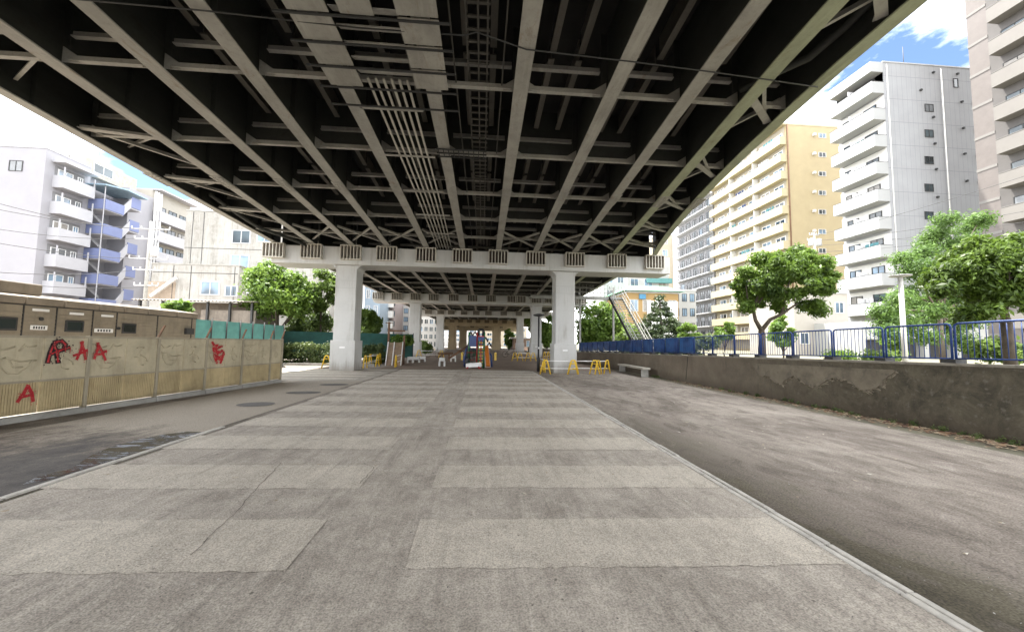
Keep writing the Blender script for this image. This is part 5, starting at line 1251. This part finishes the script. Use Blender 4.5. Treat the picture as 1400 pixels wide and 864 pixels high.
# stair flights
ym = ys0 + (ys1 - ys0) * .62
lz = [Zc(135, p, ys0 + 1) for p in (275, 308, 342, 375, 409)]; lst = (lz[0] - lz[4]) / 4
for k in range(7):
    z1 = lz[0] - lst * k; z0 = z1 - 1.15
    if z1 < .3: break
    e = MB(); e.box(XF - 2.29, XF + 2.0, ys0 + .22, ym - .6, z0 - .2, z0); e.build('stair_landing', m_lavl, rt)
    e = MB(); e.box(XF + 2.002, XF + 2.12, ys0 + .2, ym - .6, z0 - .1, z1); e.box(XF + .1, XF + 2.12, ys0 + .1, ys0 + .199, z0 - .1, z1); e.build('blue_parapet', m_sblue, rt)
    e = MB(); e.prism([(XF + 1.9, ym - .58, z0 - .25), (XF + 1.9, ym - .58, z1 - .1), (XF + 1.9, ys1 - 1.4, z1 + lst / 2 - .1), (XF + 1.9, ys1 - 1.4, z0 - .25 + lst / 2)], (-.12, 0, 0)); e.build('flight', m_lavl, rt, fix=True)
    e = MB(); e.prism([(XF - .9, ys0 + 1.3, z0 - lst * .0 - .1), (XF - .9, ys0 + 1.3, z0 + .25), (XF - .9, ys1 - 1.6, z0 - lst / 2 + .25), (XF - .9, ys1 - 1.6, z0 - lst / 2 - .1)], (-1.2, 0, 0)); e.build('back_flight', m_lavl, rt, fix=True)
    zz = z1 + lst / 2; e = MB(); e.box(XF + 1.78, XF + 1.9, ys1 - 1.398, ys1, zz - 1.3, zz + .1); e.build('blue_parapet', m_sblue, rt)
    e = MB(); e.box(XF - 2.29, XF + 1.78, ys1 - 1.39, ys1 + .25, zz - 1.5, zz - 1.31); e.build('stair_landing', m_lavl, rt)
e = MB(); z_ = Zc(120, 252, ys0); e.prism([(XF + 2.4, ys0 - .4, z_), (XF + 2.4, (ys0 + ys1) / 2, z_ + .5), (XF + 2.4, ys1 + .4, z_ + .35), (XF + 2.4, ys1 + .4, z_ + .2), (XF + 2.4, (ys0 + ys1) / 2, z_ + .32), (XF + 2.4, ys0 - .4, z_ - .15)], (-4.2, 0, 0)); e.build('curved_canopy', M('pale_blue_canopy', (.24, .34, .42), .5), rt, fix=True)
s = MB(); s.box(XF + 1.97, XF + 2.04, ys0 + .0, ys0 + .07, .0, z_); s.build('stair_post', m_lavl, rt)
s = MB(); s.box(XF - 9, XF - 1.5, ys0 + 1, ys1 + 3, zt - .2, zt + 1.9); ph = s.build('penthouse', M('cream_penthouse', (0.339, 0.319, 0.274), .7), rt)
window(ph, 'x+', XF - 1.5, ys0 + 2, ys0 + 4.5, zt + .4, zt + 1.5, m_offwhite, m_glass, 2)
antenna(rt, XF - 3, ys0 + .5, zt, 6); antenna(rt, XF - 4, ys1, zt, 4.5)
# second lavender block
y0, y1 = atx(210, 320, XF).y, atx(262, 330, XF).y; z2 = Zc(232, 272, (y0 + y1) / 2)
rt = thing('apartment_block', 'cream apartment block with lavender balconies left of the stained concrete building', 'building', (XF - 5, (y0 + y1) / 2, 0))
s = MB(); s.box(XF - 18, XF - .6, y0, y1, 0, z2); s.build('wall', M('cream_block_wall', (0.326, 0.306, 0.267), .7, .08, .8), rt)
s = MB(); s.box(XF - 18, XF + .6, y0, y1 + .2, z2 + .002, z2 + .2); s.build('roof_edge', m_lavl, rt)
zz = Zc(216, 288, y0)
while zz > 2:
    bl = balcony(rt, 'x+', XF - .6, y0 + .1, y1, zz - 1.3, 1.2, 1.3, m_lavl, .25)
    for j in range(3): a = y0 + 1 + j * (y1 - y0 - 1) / 3; window(bl, 'x+', XF - .6, a, a + 1.5, zz - 1.2, zz + 1.0, m_dark, m_glass, 2)
    zz -= 3.05
for q in (0, .5, .95): s = MB(); s.tube([(XF + .4, y0 - .6 + q, 0), (XF + .4, y0 - .6 + q, z2 - .5)], .14, 8); s.build('rain_pipe', m_alu, rt)

# stained concrete building
m_stc = M('stained_concrete', (0.326, 0.312, 0.287), .9, .14, .5, 25, .2, stain=.75, stain_c=(.17, .155, .13), streak=True)
def jointmat():
    t = NT('stained_concrete_joints'); n = t.noise(.4, 6, .7); st = t.noise(2.2, 8, .8, sc=(1, 1, .1), dist=.3); sp = t.noise(1.3, 9, .8); z = t.xyz()[2]
    c = (.34, .33, .305); col = t.mix(t.ramp(n, (.3, 0.0), (.7, 1.0)), mul(c, .85), mul(c, 1.08))
    col = t.mix(t.math('MULTIPLY', t.ramp(st, (.44, 0.0), (.60, 1.0)), t.ramp(sp, (.40, .1), (.58, .7))), col, (.17, .155, .13)); t.base(col); t.set(.9); return t.m
m_stc = jointmat()
Yl, Yu = 46.0, 52.0
x0, x1 = aty(206, 390, Yl).x, aty(452, 390, Yu).x; zl = Zc(290, 363, Yl)
rt = thing('old_building', 'old stained concrete building in two steps behind the corrugated shed', 'building', ((x0 + x1) / 2, 52, 0))
s = MB(); s.box(x0, x1 - 8, Yl, Yu - .002, 0, zl); s.build('lower_wing', m_stc, rt)
xu0 = aty(252, 330, Yu).x; zu = Zc(300, 290, Yu); s = MB(); s.box(xu0, x1, Yu, Yu + 14, 0, zu); s.build('upper_wall', m_stc, rt)
s = MB(); s.box(x0 - .05, x1 - 7.9, Yl - .06, Yu - .01, zl + .002, zl + .12); s.box(xu0 - .05, x1 + .05, Yu - .06, Yu + 14, zu + .002, zu + .14); s.build('parapet_cap', m_concrete, rt)
s = MB()
for px in (262, 247 + 30): p = aty(px, 330, Yu); s.box(p.x - .03, p.x + .03, Yu - .03, Yu - .003, zl + .2, zu - .1)
for px in (236, 260, 320, 339): p = aty(px, 390, Yl); s.box(p.x - .03, p.x + .03, Yl - .03, Yl - .003, .2, zl - .1)
p = aty(300, 374, Yl); s.box(x0 + .1, x1 - 8.1, Yl - .02, Yl - .003, p.z - .03, p.z + .03); p = aty(300, 340, Yu); s.box(xu0 + .1, x1 - .1, Yu - .02, Yu - .003, p.z - .03, p.z + .03)
s.build('wall_joints', m_dark, rt)
for px, py, hw, hh, Y in ((330, 324, 11, 8, Yu), (328, 358, 11, 8, Yu), (362, 322, 9, 8, Yu), (287.5, 394, 11, 8, Yl), (316, 398, 7, 6, Yl), (345, 394, 6, 6, Yl)):
    p = aty(px, py, Y); k = Y / F; window(rt, 'y-', Y, p.x - hw * k, p.x + hw * k, p.z - hh * k, p.z + hh * k, m_alu, m_glass_blue, 2, .1)
p = aty(222, 397, Yl); s = MB(); s.box(p.x - 1.8, p.x + 1.4, Yl - .02, Yl - .003, p.z - 1.1, p.z + 1.0); s.build('doorway', M('pale_brown_door', (0.296, 0.237, 0.178), .7), rt)
a, b = aty(206, 405, Yl - .5), aty(241, 380, Yl - .5); s = MB(); s.bar(a, b, .25, .3); s.build('outside_stair', m_offwhite, rt)

# ------------------------------------------------------------------ poles and wires
def pole(px, pyt, Y, label, arms, z0=0.0):
    b = aty(px, pyt, Y); rt = thing('utility_pole', label, 'utility pole', (b.x, Y, z0), 'utility poles')
    s = MB(); s.tube([(b.x, Y, z0), b], [.17, .11], 10); s.build('pole', m_concrete, rt)
    for h, w in arms:
        s = MB(); s.box(b.x - w, b.x + w, Y - .05, Y + .05, b.z - h - .05, b.z - h + .05)
        for k in range(5): x = b.x - w + 2 * w * k / 4; s.lathe((x, Y, b.z - h + .05), [(.04, 0), (.07, .04), (.04, .1), (.07, .14), (.03, .2)], 6)
        s.build('cross_arm', m_alu, rt)
    return rt, b
rt, pb = pole(207, 303, 36, 'grey utility pole with crossarms in front of the stained concrete building', ((.7, 1.6), (1.6, 1.3), (3.4, 1.6), (4.4, 1.2), (5.8, 1.0)))
s = MB(); s.lathe((pb.x + .5, 36, pb.z - 3.2), [(.25, 0), (.28, .1), (.28, .8), (.2, .9)], 10); s.build('transformer', m_alu, rt)
rt, pr_ = pole(1113, 318, 43, 'utility pole with a transformer in front of the yellow apartment block', ((.3, .6), (1.0, .9), (1.6, .8)), .8)
for q in (-.5, .5): s = MB(); s.lathe((pr_.x + q, 42.9, pr_.z - 1.7), [(.24, 0), (.28, .06), (.28, .8), (.15, .9)], 10); s.build('transformer', m_alu, rt)
def wires(rows, label, r=.018):
    for k, (a, b, sag) in enumerate(rows):
        a, b = Vector(a), Vector(b); s = MB(); s.tube([a.lerp(b, t / 12) - Vector((0, 0, sag * 4 * (t / 12) * (1 - t / 12))) for t in range(13)], r, 5)
        tag(s.build('overhead_wire', m_dark), label[k] if isinstance(label, list) else label, 'wire', 'overhead wires')
lw = []
for py, ya, off, dz in ((262, 22, -1.4, -.7), (275, 22, 1.2, -.7), (304, 23, -1.2, -1.6), (322, 22, 1.0, -3.4), (368, 20, -.9, -4.4), (380, 19, .8, -5.8)):
    lw.append((aty(-60, py, ya), Vector((pb.x + off, 36, pb.z + dz)), .35))
wires(lw, ['topmost wire running left from the grey utility pole', 'second wire from the top left of the utility pole', 'wire crossing the middle of the lavender apartment block', 'wire crossing the third row of white balconies', 'low wire crossing above the beige cabin', 'lowest thick wire just above the beige cabin roof'])
rw = []
for py, yb, dz in ((225, 22, -.3), (280, 22, -1.0), (296, 21, -1.6), (310, 20, -2.4)):
    rw.append((Vector((pr_.x + .4, 43, pr_.z + dz)), aty(1450, py, yb), .3))
wires(rw, ['topmost wire crossing the side of the white apartment block', 'second wire running right from the transformer pole', 'third wire running right from the transformer pole', 'lowest wire running right from the transformer pole'])
